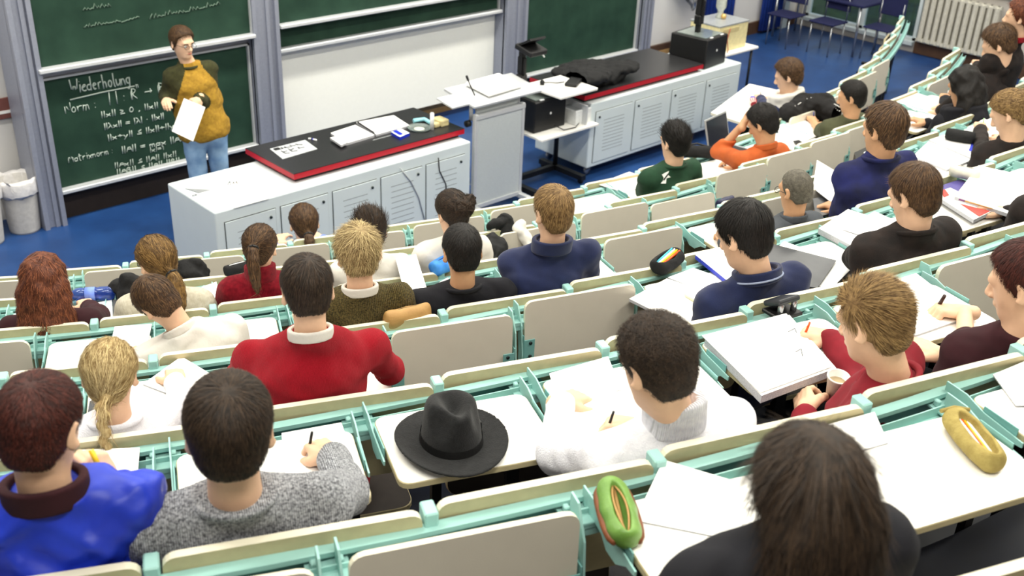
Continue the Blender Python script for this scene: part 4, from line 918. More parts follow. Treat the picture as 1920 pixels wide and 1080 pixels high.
def grow_hair(root, Hc, A, s, style, hm, hlen, nstr, near, nape, ht, Nb, td):
    if not style: return
    m = HAIR[hm]; Af = A.astype(np.float32); Hf = Hc.astype(np.float32); g = (A.T @ np.array([0, 0, -1.])).astype(np.float32)
    long_ = style in ('long', 'wavy'); tie = {'pony': (0, -.125, .03), 'lowpony': (0, -.115, -.05), 'braid': (0, -.112, -.055), 'bun': (0, -.12, .055), 'updo': (.01, -.115, .03)}.get(style)
    if long_: nape = -.14
    elif tie: nape = -.085
    hz = np.array([-.16, -.09, -.06, -.04, -.02, .02, .05, .075, .12]); hy = np.array([-.05, -.05, -.047, -.04, .008, .026, .036, .06, .12])
    if long_: hy = hy + np.array([.06, .055, .05, .045, .03, .02, .015, .01, 0])
    if tie: hy = hy + np.array([0, 0, -.005, -.008, -.03, -.01, .01, .01, 0])
    tail = None
    if style in ('pony', 'lowpony', 'braid'):
        t0 = np.array(tie); pts = [t0]; dirv = nrm(np.array([0, -.75, -.1])); L = {'pony': .25, 'lowpony': .2, 'braid': .2}[style]
        for i in range(7):
            dirv = nrm(dirv * .55 + g * .5 + np.array([.06 if style == 'pony' else .0, 0, 0])); pts.append(pts[-1] + dirv * L / 7)
        # keep clear of the neck
        tail = [p if i < 1 else p + np.array([0, -.004 * i, 0]) for i, p in enumerate(pts)]
    def cap(p):
        q = ((p - Hf) @ Af) / s; z = q[:, 2]; t = ht * (np.interp(z, [-.1, -.05, -.01, .03, .07, .11], [.12, .25, .38, .75, 1.0, 1.15]) if not tie else np.clip((z + .09) / .12, .35, 1.1)) if not long_ else ht + 0 * z
        d = ell(q, (0, -.012, .022), (.076, .096, .092)) - t
        if not long_: d = smin(d, ell(q, (0, -.03, -.035), (.066, .07, .06)) - t * .6, .03)
        else:
            d = smin(d, ell(q, (0, -.03, -.05), (.088, .082, .1)), .04)
            tl = np.stack([0 * z, q[:, 1] + .055 - .15 * np.clip(-.06 - z, 0, 1), 0 * z], 1)
            for sx, dy in ((-.055, .0), (0, -.02), (.055, .0)):
                e = np.array([sx * 1.15, -.055 + dy, -.05]) + 0 * g; end = e + np.array(g) * .17 + np.array([sx * .3, -.03, 0]); d = smin(d, rcone(q, e, end, .05, .042 if style == 'long' else .052), .04)
            d = d + (wob(q, 60., .005, 3.) if style == 'wavy' else wob(q, 70., .0022, 3.))
        fr = (q[:, 1] - np.interp(z, hz, hy)) * .75; d = smax(d, fr, .008); d = smax(d, (nape + .02 * np.cos(q[:, 0] * 20) - .02 - z) if not long_ else -.36 - z, .012)
        if tie:
            d = d + .0011 * np.sin(np.arctan2(q[:, 0] - tie[0], (q[:, 2] - tie[2]) + 1e-4) * 34)
            if tail is not None:
                if style == 'braid':
                    for i in range(7): c = tail[min(i, 7)]; d = smin(d, ell(q, c + np.array([.007 * (-1) ** i, 0, 0]), (.021 - .0012 * i, .02 - .001 * i, .02)), .006)
                else: d = smin(d, chain(q, tail, [.02, .027, .03, .03, .028, .025, .02, .01], .01) + wob(q, 110., .002, 1.), .012)
            else:
                c = np.array(tie)
                if style == 'bun': d = smin(d, ell(q, c, (.05, .036, .05)) + wob(q, 90., .005, 1.), .02)
                else: d = smin(smin(d, ell(q, c, (.055, .034, .055)) + wob(q, 100., .006, 1.), .02), ell(q, c + np.array([.05, .01, .03]), (.03, .03, .04)) + wob(q, 120., .006, 2.), .02)
        return d * s
    e = (.19 if not (long_ or tie) else .44) * s; h = .0055 if near else .0075
    lo, hi = Hc - e * np.array([1, 1, 1]), Hc + e * np.array([1, 1, 1]); lo = np.maximum(lo, Hc - np.array([.2, .3, .44]) * s) if e > .3 else lo; hi = np.minimum(hi, Hc + np.array([.2, .2, .19]) * s)
    V, F = field_mesh(cap, lo, hi, h)
    if len(F) == 0: return
    # strands: thin ribbons following the flow
    if nstr:
        a = V[F[:, 0]]; b_ = V[F[:, 1]]; c_ = V[F[:, 2]]; d4 = V[F[:, 3]]; n = np.cross(c_ - a, d4 - b_); ar = np.linalg.norm(n, axis=1) + 1e-12; n /= ar[:, None]
        wts = ar.copy(); qq = ((a - Hc) @ A) / s; 
        if not long_: wts *= np.clip(1.1 + qq[:, 2] * 4, .35, 1.6)
        qs_ = qq.copy(); qs_[:, 0] = np.abs(qs_[:, 0]); wts = np.where(np.sqrt((((qs_ - np.array([.083, -.016, -.006])) / np.array([.03, .03, .042])) ** 2).sum(1)) < 1, 0, wts)
        pick = rng.choice(len(F), nstr, p=wts / wts.sum()); u = rng.random((nstr, 2)); p0 = a[pick] * (1 - u[:, :1]) + c_[pick] * u[:, :1]; p0 = p0 * .6 + (b_[pick] * (1 - u[:, 1:]) + d4[pick] * u[:, 1:]) * .4; N0 = n[pick]
        q = ((p0 - Hc) @ A) / s; crown = np.array([.012, -.07, .105])
        if tie and style: 
            fl = np.array(tie) - q; far_ = q[:, 2] < -.1
            if tail is not None:
                tl = np.array(tail); k = np.argmin(((q[:, None] - tl[None]) ** 2).sum(2), 1); near_t = np.sqrt(((q - tl[k]) ** 2).sum(1)) < .045; nx = tl[np.minimum(k + 1, 7)] - tl[np.minimum(k, 6)]; fl = np.where(near_t[:, None], nx, fl)
        elif long_: fl = np.where((q[:, 2] > .03)[:, None], q - np.array([0, -.03, .12]), np.array(g)[None] + 0 * q) + .5 * np.array(g)
        else: fl = q - crown + np.array([0, 0, -.03]); 
        if style == 'swept': fl = np.array([.7, -.3, .1]) + .4 * fl / .1
        if style == 'spiky': fl = fl * .25 + np.array([0, .03, .09])
        jit = {'spiky': .5, 'messy': .8, 'curly': 1.2, 'wavy': .6, 'bun': .5, 'updo': .8}.get(style, .28)
        fl = fl / (np.linalg.norm(fl, axis=1)[:, None] + 1e-9); fl = fl + rng.normal(0, jit * .5, fl.shape); D = fl @ A.T; D -= (D * N0).sum(1)[:, None] * N0; D /= (np.linalg.norm(D, axis=1)[:, None] + 1e-9)
        L = hlen * s * rng.uniform(.6, 1.25, nstr) * (np.clip(1 + (q[:, 2] - .02) * 6, .3, 1.25) if not (long_ or tie) else 1)
        lift = {'spiky': .55, 'messy': .3, 'curly': .35, 'short': .12, 'swept': .12, 'wavy': .1}.get(style, .05) * rng.uniform(.3, 1.3, nstr)
        T = np.cross(D, N0); wd = (.0006 if near else .0011) * s * rng.uniform(.7, 1.5, nstr)
        P_ = [p0 - N0 * .003]; ctr = Hc + A @ np.array([0, -.012, .0]) * s
        for i in (1, 2, 3):
            x = P_[0] + D * (L * i / 3)[:, None] + N0 * (.003 + L * lift * i / 3)[:, None]
            if style in ('curly',): x = x + T * (L * .35 * math.sin(i * 2.2))[:, None]
            sd_ = cap(x.astype(np.float32)); nn = N0 if (tie or long_) else (x - ctr) / (np.linalg.norm(x - ctr, axis=1)[:, None]); tgt = .0015 + L * lift * (i / 3) * .8
            x = x + nn * np.clip(tgt - sd_, -.02, .02)[:, None]; P_.append(x)
        vv = []; rnd = rng.random(nstr)
        for i, ww in enumerate((.9, 1., .8, .15)): vv += [P_[i] - T * (wd * ww)[:, None], P_[i] + T * (wd * ww)[:, None]]
        SV = np.stack(vv, 1).reshape(-1, 3); base = np.arange(nstr)[:, None] * 8
        SF = np.concatenate([base + np.array([[2 * i, 2 * i + 1, 2 * i + 3, 2 * i + 2]]) for i in range(3)])
        att = np.concatenate([np.full(len(V), .35), np.repeat(rnd, 8)])
        o = fast_mesh('hair', [(V, F, 0), (SV, SF, 0)], m, root, attr=att)
    else: o = fast_mesh('hair', [(V, F, 0)], m, root, attr=np.full(len(V), .4))
    if style in ('pony', 'lowpony'):
        c = Hc + A @ (np.array(tail[0]) * .6 + np.array(tail[1]) * .4) * s; dz = nrm(A @ (tail[1] - tail[0])); x = nrm(np.cross(dz, [1, 0, .2])); yv = np.cross(dz, x)
        b = B(); b.tube([tuple(c + (x * math.cos(t) + yv * math.sin(t)) * .024 * s) for t in np.linspace(0, 2 * math.pi, 15)], .007 * s, 6); b.obj('hair_tie', M_BLACK, root)
def pix_local(mi, p, z):
    v = atz(p, z); q = mi @ Vector(v); return np.array(q)
def seated(label, k, hp, wpx, off, cx=None, true_w=.192, L=None, R=None, zl=.035, zr=.035, sc_lim=(.9, 1.22), **kw):
    """head centre from its place over row k: pixel hp, 'off' metres in front of the row line"""
    lo, hi = 1., 16.
    for _ in range(50):
        m_ = (lo + hi) / 2; Q = atd(hp, m_); t = theta(Q); r = math.hypot(Q[0] - CX, Q[1] - CY)
        if r - RK(k, t) > off: lo = m_
        else: hi = m_
    Q = atd(hp, lo); t = theta(Q); Fm = frame(k, t, FLOORK[k]); mi = Fm.inverted(); Hc = np.array(mi @ Vector(Q)); s = min(max(wpx * lo / 2000 / true_w, sc_lim[0]), sc_lim[1])
    z = ZT(k) if k > 0 else .74
    for nm, px, dz in (('wl', L, zl), ('wr', R, zr)):
        if px is not None: kw[nm] = pix_local(mi, px, z + dz)
        elif nm not in kw: kw[nm] = np.array([(-.16 if nm == 'wl' else .16), .44, z - FLOORK[k] + .035])
    return figure(label, Fm, Hc, s=s, **kw)
def pen_at(info, sd, label, m, cap=None, L=.145, r=.0045, tilt=1., name='pen', lat=.18, dd=.2):
    pp, d, l, b = info['pinch'][sd]; M_ = info['mtx']; ax = nrm(b * tilt - d * dd - l * lat); A = pp - ax * .035; Cc = pp + ax * (L - .035)
    A, Cc = M_ @ Vector(A), M_ @ Vector(Cc); t = empty(name, label, 'pen', tuple((A + Cc) / 2)); o = Vector((A + Cc) / 2)
    B().tube([A - o, A + (Cc - A) * .12 - o, A + (Cc - A) * .7 - o], [r * .25, r, r], 8).obj('barrel', m, t); B().tube([A + (Cc - A) * .7 - o, Cc - o], [r * 1.08, r * .9], 8).obj('cap', cap or m, t); return t
# ------------------------------------------------------------------ the lecturer and the students
C_GREY = knit('speckled_grey_wool', (72, 74, 80), (206, 208, 214), 170, 60, .8); C_RED = knit('red_wool', (152, 12, 28), (170, 18, 38), 300, 110, .6); C_TWEED = knit('olive_tweed', (44, 40, 22), (112, 98, 58), 170, 40, .8)
C_WHITE = mat('white_wool', (226, 226, 234), rough=.9, rgb2=(238, 238, 244), scale=60, bump=.35, bscale=240); C_WHRIB = knit('white_ribbed_wool', (222, 222, 232), (240, 240, 246), 60, 40, .9); C_MAROON = knit('maroon_wool', (110, 12, 28), (140, 22, 38), 60, 100); C_NAVY = mat('navy_jersey', (18, 30, 70), rough=.85, var=.15, scale=10, bump=.1, bscale=300, sheen=.15)
C_BLACKJ = mat('black_jersey', (14, 14, 22), rough=.88, var=.2, scale=10, bump=.1, bscale=300); C_DKBROWN = mat('black_brown_jersey', (34, 24, 20), rough=.9, rgb2=(20, 15, 14), scale=16, bump=.15, bscale=200)
C_GREEN = mat('bottle_green_cotton', (22, 58, 36), rough=.85, var=.15, scale=14, bump=.1, bscale=250); C_ORANGE = mat('orange_cotton', (184, 88, 38), rough=.85, var=.1, scale=14, bump=.1, bscale=250)
C_SHIRT = mat('white_shirt_cotton', (218, 214, 206), rough=.8, var=.03, scale=8, bump=.2, bscale=40); C_BLUES = mat('blue_sweatshirt', (24, 30, 88), rough=.88, rgb2=(14, 18, 48), scale=7, bump=.1, bscale=250); C_GREYS = mat('grey_shirt', (72, 76, 82), rough=.85, var=.12, scale=16, bump=.1, bscale=200)
C_OLIVE = mat('olive_cotton', (70, 72, 48), rough=.85, var=.1); C_CREAM = knit('cream_wool', (206, 198, 176), (226, 220, 202), 60, 90); C_DKMAR = mat('dark_maroon_jersey', (48, 12, 20), rough=.9, var=.2, scale=12); C_BLUE = mat('blue_nylon', (24, 46, 168), rough=.45, rgb2=(34, 62, 200), scale=9, bump=.25, bscale=22)
C_MUST = mat('mustard_fleece', (172, 134, 44), rough=.95, rgb2=(148, 112, 36), scale=50, bump=.3, bscale=160); C_OLIVG = mat('olive_green_fleece', (58, 58, 28), rough=.95, rgb2=(46, 46, 22), scale=40, bump=.3, bscale=160); C_LBLUE = mat('pale_blue_cotton', (120, 140, 210), rough=.85); C_AUBR = mat('dark_red_jersey', (122, 14, 30), rough=.9, var=.12, scale=18)
PEN_B = mat('pen_black', (18, 18, 20), rough=.3); PEN_BL = mat('pen_blue', (24, 40, 150), rough=.3); PEN_O = mat('pen_orange', (236, 84, 20), rough=.3); PEN_Y = mat('pen_yellow', (230, 190, 30), rough=.4); PEN_BR = mat('pen_brown', (52, 26, 20), rough=.35)
S = {}
# lecturer
Lp = Vector((3.96, 7.78, 0)); lm = Matrix.Translation(Lp) @ Matrix.Rotation(math.radians(170), 4, 'Z')
li = lm.inverted(); hd = np.array(li @ Vector(atd((342, 80), 8.44)))
lz = lambda p, d: np.array(li @ Vector(atd(p, d)))
hL = lz((352, 186), 8.45); hR = lz((322, 190), 8.48)
S['lect'] = figure('lecturer in mustard pullover with olive sleeves and jeans, standing with a white sheet', lm, hd, yaw=18, pitch=6, s=1.0, pelvis=(float((li @ Vector(atd((388, 262), 8.8))).x), .0, .96), nshift=(-.03, 0, -.01), byaw=-4, bend_l=(-.1, -.5, -.8), bend_r=(.12, -.5, -.8), wl=lz((374, 186), 8.47), wr=hR + np.array([.03, -.05, .0]), pl=('grip', (.6, .5, -.5)), backl=(-.3, .6, .5), backr=(.3, .6, .5),
               cloth=C_OLIVG, thick=.013, collar='crew', collar_m=C_OLIVG, hair='short', hm='brown', hlen=.03, stand=True, near=True, trousers=M_JEANS, face=True, cname='pullover', shoulder=.15, ht=.02, fold=.0035, glasses=True, seat_y=0)
L = S['lect']; ob = next(o for o in L['root'].children if o.name.startswith('pullover')); ob.data.materials.append(C_MUST)
co = np.array([tuple(p.center) for p in ob.data.polygons]); up = (co - L['P']) @ L['td']; la = np.abs((co - L['P']) @ L['bx'])
def segd(p, a, b):
    t_ = np.clip(((p - a) @ (b - a)) / ((b - a) @ (b - a)), 0, 1); return np.linalg.norm(p - a - t_[:, None] * (b - a), axis=1)
arm_ = np.minimum.reduce([segd(co, L['E'][q], L['W'][q]) for q in (1, -1)]) < .066; arm_ |= np.minimum.reduce([segd(co, L['S'][q], L['E'][q]) for q in (1, -1)]) < .062
ob.data.polygons.foreach_set('material_index', ((la < np.interp(up / ((L['SC'] - L['P']) @ L['td']), [-.6, .5, .8, 1.08], [.3, .2, .15, .07])) & ~arm_).astype(np.int32))
P4 = [atd(p, d) for p, d in (((345, 184), 8.4), ((385, 201), 8.4), ((362, 265), 8.4), ((322, 246), 8.4))]; c = sum(P4) / 4; n_ = nrm(np.cross(P4[1] - P4[0], P4[3] - P4[0]))
V = [p - c + n_ * t for t in (0, .003) for p in P4]; o = mesh_obj('lecture_sheet', V, [(0, 1, 2, 3), (7, 6, 5, 4), (0, 4, 5, 1), (1, 5, 6, 2), (2, 6, 7, 3), (3, 7, 4, 0)], M_PAPER); o.location = c; tag(o, 'white sheet held up in the hand of the lecturer', 'paper')

# front row
S['girl'] = seated('woman with brown ponytail and blue top in the front row before the bench', 0, (570, 419), 58, -.16, hair='lowpony', hm='brown', cloth=C_LBLUE, hlen=.05, nstr=900, pitch=18, shoulder=.155)
S['coat'] = seated('curly brown-haired person in a white hooded top writing at the white front table', 0, (1478, 142), 50, -.2, R=(1452, 190), hair='curly', hm='brown', cloth=C_NAVY, collar='hood', collar_m=C_SHIRT, hlen=.02, nstr=1000, pitch=22, yaw=22, byaw=25, L=(1425, 185), pl='pen', ht=.022, nshift=(.02, .06, -.02), nape=-.09)
# second row (faces the rail of the front row)
S['green'] = seated('man with spiky black hair in a bottle green t-shirt', 1, (1265, 266), 57, -.13, L=(1206, 356), hair='spiky', hm='black', cloth=C_GREEN, sleeve='elbow', hlen=.035, nstr=1100, pitch=8, yaw=4, collar='crew', ht=.02, cname='t_shirt', nshift=(0, 0, .02), nape=-.085)
def head_local(k, hp, off):
    lo, hi = 1., 16.
    for _ in range(50):
        m_ = (lo + hi) / 2; Q = atd(hp, m_)
        if math.hypot(Q[0] - CX, Q[1] - CY) - RK(k, theta(Q)) > off: lo = m_
        else: hi = m_
    Q = atd(hp, lo); Fm = frame(k, theta(Q), FLOORK[k]); return np.array(Fm.inverted() @ Vector(Q)), Fm, lo
H_, F_, dd = head_local(1, (1430, 232), -.14)
S['orange'] = seated('man with curly black hair and orange shirt leaning his brow on his hand', 1, (1430, 232), 58, -.14, hair='curly', hm='black', cloth=C_ORANGE, hlen=.02, nstr=1000, pitch=30, yaw=14, nape=-.085, collar='shirt', ht=.022, cname='shirt', skin=M_SKINT, sc_lim=(.9, 1.12),
                     wl=H_ + np.array([-.05, .14, -.04]), bend_l=(-.05, .8, -.6), pl=('fist', (.55, .3, .5)), backl=(-.6, .6, .3))
S['bare'] = seated('bare-armed man with short black hair and a gold wristwatch', 1, (1597, 182), 48, -.1, L=(1524, 226), R=(1556, 238), hair='short', hm='black', cloth=C_OLIVE, sleeve='elbow', hlen=.02, nstr=900, pitch=16, yaw=20, skin=M_SKINT, pl='pen', cname='t_shirt', sc_lim=(.9, 1.1), nape=-.09)
# third row
S['redhair'] = seated('woman with long wavy auburn hair in a dark top', 2, (82, 528), 78, -.14, hair='wavy', hm='auburn', cloth=C_DKMAR, hlen=.05, nstr=2200, pitch=20, ht=.026, R=(165, 575), shoulder=.165, bend_r=(.9, -.2, -.2))
S['pony'] = seated('woman with sleek honey-brown ponytail, glasses and cream sweater', 2, (294, 490), 76, -.14, hair='lowpony', hm='honey', cloth=C_CREAM, hlen=.06, nstr=1500, pitch=20, yaw=28, glasses=True, shoulder=.16)
S['maroon'] = seated('woman with dark ponytail in a maroon turtleneck', 2, (488, 464), 67, -.13, hair='pony', hm='brown', cloth=C_MAROON, collar='turtle', hlen=.06, nstr=1400, pitch=16, yaw=-22, shoulder=.16, glasses=True)
S['mohawk'] = seated('man with spiky dark brown hair half hidden by the blond man', 2, (694, 434), 62, -.13, hair='spiky', hm='dark', cloth=C_SHIRT, hlen=.05, nstr=1300, pitch=15, ht=.022, cname='shirt')
S['bun'] = seated('woman with pinned-up dark hair and white top', 2, (847, 398), 66, -.14, hair='updo', hm='dark', cloth=C_SHIRT, hlen=.05, nstr=1500, pitch=14, yaw=14, shoulder=.16, cname='blouse')
S['hood'] = seated('student with a black hood writing beside the empty tablets', 2, (1808, 162), 68, -.12, hair='wavy', hm='black', cloth=C_BLACKJ, collar='hood', hlen=.03, nstr=900, pitch=22, yaw=-6, L=(1772, 185), pl='pen', ht=.02, sc_lim=(.9, 1.2), skin=M_SKINT, cname='hooded_jacket')
S['brown'] = seated('brown-haired person in dark clothes writing behind the black hood', 2, (1872, 84), 60, -.12, hair='messy', hm='brown', cloth=C_DKBROWN, hlen=.03, nstr=900, pitch=30, yaw=12, L=(1832, 120), pl='relaxed', ht=.024)
S['far'] = seated('reddish-haired person with red collar at the far end of the row', 2, (1912, 32), 50, -.05, hair='messy', hm='auburn', cloth=C_DKBROWN, collar='shirt', collar_m=C_RED, hlen=.03, nstr=700, pitch=5, yaw=12, ht=.024)
# fourth row
S['white'] = seated('man in white shirt bent low over his tablet', 3, (297, 566), 82, -.22, hair='short', hm='brown', cloth=C_SHIRT, collar='shirt', hlen=.025, nstr=2000, pitch=40, yaw=28, roll=-22, pelvis=(.22, .16, .53), cname='shirt', thick=.02, shoulder=.185, fold=.006)
S['blonde'] = seated('man with tousled blond hair, white collar and olive tweed sweater', 3, (671, 478), 84, -.13, hair='messy', hm='sand', cloth=C_TWEED, collar='shirt', collar_m=C_SHIRT, hlen=.055, nstr=5000, pitch=14, near=True, ht=.022, shoulder=.18)
S['black'] = seated('man with black hair and black sweater beside the tweed sweater', 3, (866, 472), 80, -.13, hair='short', hm='black', cloth=C_BLACKJ, collar='crew', hlen=.025, nstr=2200, pitch=14, near=True, skin=M_SKINT, shoulder=.2, yaw=-4)
S['navy'] = seated('man with light brown crop in a navy zip-neck pullover', 3, (1036, 397), 80, -.13, hair='short', hm='light', cloth=C_NAVY, collar='stand', hlen=.03, nstr=2600, pitch=6, near=True, ht=.014, L=(985, 486), pl='flat', shoulder=.195, yaw=6, zl=.03, nape=-.088)
S['shaved'] = seated('shaven-headed man with glasses and grey shirt', 3, (1491, 357), 64, -.14, hair='short', hm='grey', cloth=C_GREYS, collar='shirt', hlen=.005, nstr=900, pitch=12, yaw=4, ht=.006, glasses=True, cname='shirt', nape=-.06, skin=M_SKINT)
S['bsweat'] = seated('man with brown hair in a blue sweatshirt propping his arm on the tablet', 3, (1657, 243), 77, -.14, hair='short', hm='brown', cloth=C_BLUES, hlen=.035, nstr=1900, pitch=10, yaw=3, L=(1598, 318), zl=.12, pl='fist', collar='crew', shoulder=.2, ht=.02, skin=M_SKINT, sc_lim=(.9, 1.15), nshift=(0, .0, .04), nape=-.09)
S['blond2'] = seated('blond woman with pinned-up hair in a black jacket', 3, (1893, 212), 72, -.13, hair='updo', hm='light', cloth=C_DKBROWN, hlen=.05, nstr=1400, pitch=34, yaw=12, L=(1838, 240), R=(1880, 262), pl='pen', pr='relaxed', sc_lim=(.9, 1.15), cname='jacket')
# fifth row
S['braid'] = seated('woman with sleek blond braid and white ribbed sweater', 4, (207, 703), 106, -.15, hair='braid', hm='blond', cloth=C_WHITE, hlen=.07, nstr=2600, pitch=20, near=True, shoulder=.165, yaw=-8, R=(330, 715), collar='crew')
S['red'] = seated('man in red sweater with white collar and brown hair', 4, (576, 545), 98, -.13, hair='short', hm='dark', cloth=C_RED, collar='shirt', collar_m=C_SHIRT, hlen=.03, nstr=5000, pitch=18, near=True, shoulder=.2, yaw=0, ht=.017, R=(735, 700), L=(455, 690))
S['polo'] = seated('man with black hair in a navy polo shirt with striped collar', 4, (1394, 441), 102, -.15, hair='short', hm='black', cloth=C_NAVY, sleeve='elbow', collar='polo', hlen=.04, nstr=5000, pitch=26, near=True, yaw=16, L=(1345, 590), R=(1372, 560), pl='flat', pr='pen', ht=.018, stripe=True, cname='polo_shirt', sc_lim=(.9, 1.08), shoulder=.175, nshift=(.05, .02, -.015), pelvis=(.13, .2, .53), nape=-.088)
S['dbrown'] = seated('man with brown crop in a black-brown sweater writing', 4, (1713, 366), 92, -.14, hair='short', hm='brown', cloth=C_DKBROWN, hlen=.034, nstr=2400, pitch=24, near=True, yaw=6, L=(1625, 470), R=(1690, 462), shoulder=.205, thick=.02, pr='pen', collar='crew', ht=.017, sc_lim=(.9, 1.1), bend_l=(-.9, -.1, -.3), nshift=(0, 0, .03), nape=-.088)
S['edge'] = seated('person mostly beyond the picture edge, only a writing hand in view', 4, (1990, 290), 90, -.14, hair='short', hm='dark', cloth=C_DKBROWN, hlen=.03, nstr=400, pitch=24, yaw=25, L=(1920, 385), pl='pen', sc_lim=(.9, 1.1))
# sixth row
H2, F2, d2 = head_local(5, (78, 800), -.14)
S['boy'] = seated('boy with dark red-brown hair in a bright blue jacket holding a yellow pen', 5, (78, 800), 164, -.14, hair='short', hm='red', cloth=C_BLUE, collar='stand', collar_m=C_DKMAR, cname='blue_jacket', thick=.026, fold=.009, hlen=.018, nstr=7000, pitch=16, near=True, wr=H2 + np.array([.10, .085, -.25]), pr=('pen', (-.3, .35, .7)), backr=(.5, -.6, .2), yaw=-24, ht=.014, shoulder=.165, bend_r=(.15, -.4, -1))  # red light-leak tint put into the hair and collar colours
S['grey'] = seated('man with dark crop and speckled grey wool sweater writing', 5, (431, 808), 172, -.1, hair='short', hm='dark', cloth=C_GREY, collar='crew', hlen=.028, nstr=9000, pitch=8, near=True, R=(622, 855), pr=('pen', (-.35, .8, -.1)), yaw=-6, ht=.018, shoulder=.185, thick=.016, bend_r=(.8, -.05, -.8), zr=.05)
S['turtle'] = seated('man with dark curly hair and white ribbed turtleneck writing', 5, (1231, 684), 150, -.14, hair='curly', hm='dark', cloth=C_WHITE, collar='turtle', collar_m=C_WHRIB, hlen=.02, nstr=5000, pitch=22, near=True, yaw=14, L=(1052, 752), R=(1196, 800), pl=('relaxed', (.9, .35, -.2)), pr=('pen', (-.8, .5, 0)), sc_lim=(.9, 1.06), ht=.02, shoulder=.18, thick=.014, bend_l=(-.9, -.1, -.9), nshift=(.05, .03, -.03), pelvis=(.12, .22, .53))
S['auburn'] = seated('man with light brown hair in a maroon jersey holding an orange pen', 5, (1637, 603), 147, -.14, hair='swept', hm='light', cloth=C_AUBR, hlen=.055, nstr=8000, pitch=22, near=True, yaw=14, R=(1556, 632), pr=('pen', (-.75, .65, 0)), L=(1510, 772), pl=('grip', (.45, .75, .1)), backl=(-.75, .3, .55), sc_lim=(.9, 1.06), ht=.016, shoulder=.165, collar='crew', zl=-.02, byaw=32, nshift=(.05, 0, -.015), pelvis=(.14, .2, .53), bend_l=(-.5, -.7, -.6), bend_r=(-.1, -.5, -.8), nape=-.085)
S['rman'] = seated('bare-armed man with a brown marker and dark top at the picture edge', 5, (1922, 530), 138, -.12, hair='short', hm='red', cloth=C_DKMAR, sleeve='elbow', hlen=.03, nstr=4000, pitch=20, near=True, yaw=22, L=(1808, 585), R=(1766, 668), pl=('pen', (-.8, .55, 0)), pr=('flat', (-.15, .9, .0)), skin=M_SKIN, sc_lim=(.9, 1.1), ht=.018, cname='t_shirt', bend_l=(-.3, -.6, -.7))
# seventh row
S['front'] = seated('woman with long dark brown hair in black, nearest the camera', 6, (1514, 925), 205, -.1, hair='long', hm='dark', cloth=C_BLACKJ, hlen=.1, nstr=9000, pitch=14, near=True, ht=.02, shoulder=.19, nshift=(0, 0, .06), thick=.02, yaw=4, wl=(-.1, .3, .6), wr=(.1, .3, .6))
del S['girl'], S['redhair']
# ------------------------------------------------------------------ things on the tablets
def local_at(k, p, z, yaw=0.):
    """frame at a pixel of a plane, aligned with row k"""
    q = atz(p, z); Fm = frame(k, theta(q), 0); Fm = Matrix(Fm); Fm.translation = Vector(q); return Fm @ Matrix.Rotation(math.radians(yaw), 4, 'Z')
def pad(k, label, px, dz=0., th=.006, cat='paper', name='paper_sheet', m=None, edge=None, **kw): return sheet(name, label, px, ZT(k) + .001 + dz, th, cat, m, edge, **kw)
M_BLUEC = mat('blue_cover', (52, 64, 190), rough=.5); M_GLOSS = mat('grey_black_folder', (52, 54, 58), rough=.32, rgb2=(66, 68, 72), scale=7, spec=.6); M_DKCLOTH = mat('black_cloth', (16, 16, 17), rough=.85, bump=.3, bscale=60, var=.2)
# ---- sixth-row tablets
# black fedora
Mh = local_at(4, (846, 833), ZT(5) + .002, 6); t = empty('fedora_hat', 'black felt fedora resting on a white tablet', 'hat', mtx=Mh)
M_FELT = mat('black_felt', (30, 31, 32), rough=.95, rgb2=(20, 20, 21), scale=60, bump=.25, bscale=260, sheen=.08)
def brim(p):
    r = np.sqrt((p[:, 0] / 1.0) ** 2 + (p[:, 1] / 1.12) ** 2); h = .014 + .02 * np.clip((r - .1) / .07, 0, 1) ** 2 * np.abs(p[:, 0] / (r + 1e-6)) ** 2 - .006 * np.clip(p[:, 1] / .16, -1, 1)
    return np.maximum(np.abs(p[:, 2] - h) - .0036, r - .17) * .8
def crown(p):
    r0 = np.array([.088, .106, 1.]); z = p[:, 2]; tz = np.clip(z / .16, 0, 1)
    w = .094 - .018 * tz; l = .108 - .016 * tz; d = (np.sqrt((p[:, 0] / w) ** 2 + (p[:, 1] / l) ** 2) - 1) * .085
    top = .165 + .012 * np.clip(-p[:, 1] / .1, -1, 1) - .05 * np.exp(-(p[:, 0] / .028) ** 2) * np.clip(1.1 - np.abs(p[:, 1] + .01) / .1, 0, 1)
    d = smax(d, (z - top) * .8, .03); pin = ell(np.stack([np.abs(p[:, 0]), p[:, 1], p[:, 2]], 1), (.088, -.08, .155), (.05, .055, .075)); d = smax(d, -pin, .03)
    return smax(d, .012 - z, .01)
fast_mesh('brim', [field_mesh(brim, (-.2, -.22, -.02), (.2, .22, .07), .0032) + (0,)], M_FELT, t); fast_mesh('crown', [field_mesh(crown, (-.13, -.15, -.0), (.13, .15, .21), .0045) + (0,)], M_FELT, t)
b = B(); ring_ = [(.0955 * math.cos(a), .1095 * math.sin(a)) for a in np.linspace(0, 2 * math.pi, 41)]
o = mesh_obj('hat_band', [(x * sc_, y * sc_, z) for z, sc_ in ((.018, 1.0), (.045, .965)) for x, y in ring_[:-1]], [(i, (i + 1) % 40, 40 + (i + 1) % 40, 40 + i) for i in range(40)], mat('hat_ribbon', (14, 14, 15), rough=.5), t)
B().box((.1, .02, .036), (.01, .03, .028), bev=.003).obj('band_bow', MATS['hat_ribbon'], t)
pad(5, 'white sheet on the tablet of the boy in the blue jacket', [(150, 843), (262, 839), (250, 985), (100, 1000)])
pad(5, 'white writing pad under the hand of the man in the speckled sweater', [(528, 812), (640, 792), (692, 940), (540, 968)], th=.008)
pad(5, 'open white notebook under the hands of the man in the white turtleneck', [(1052, 765), (1150, 728), (1224, 800), (1092, 842)], th=.012, name='notebook', cat='notebook')
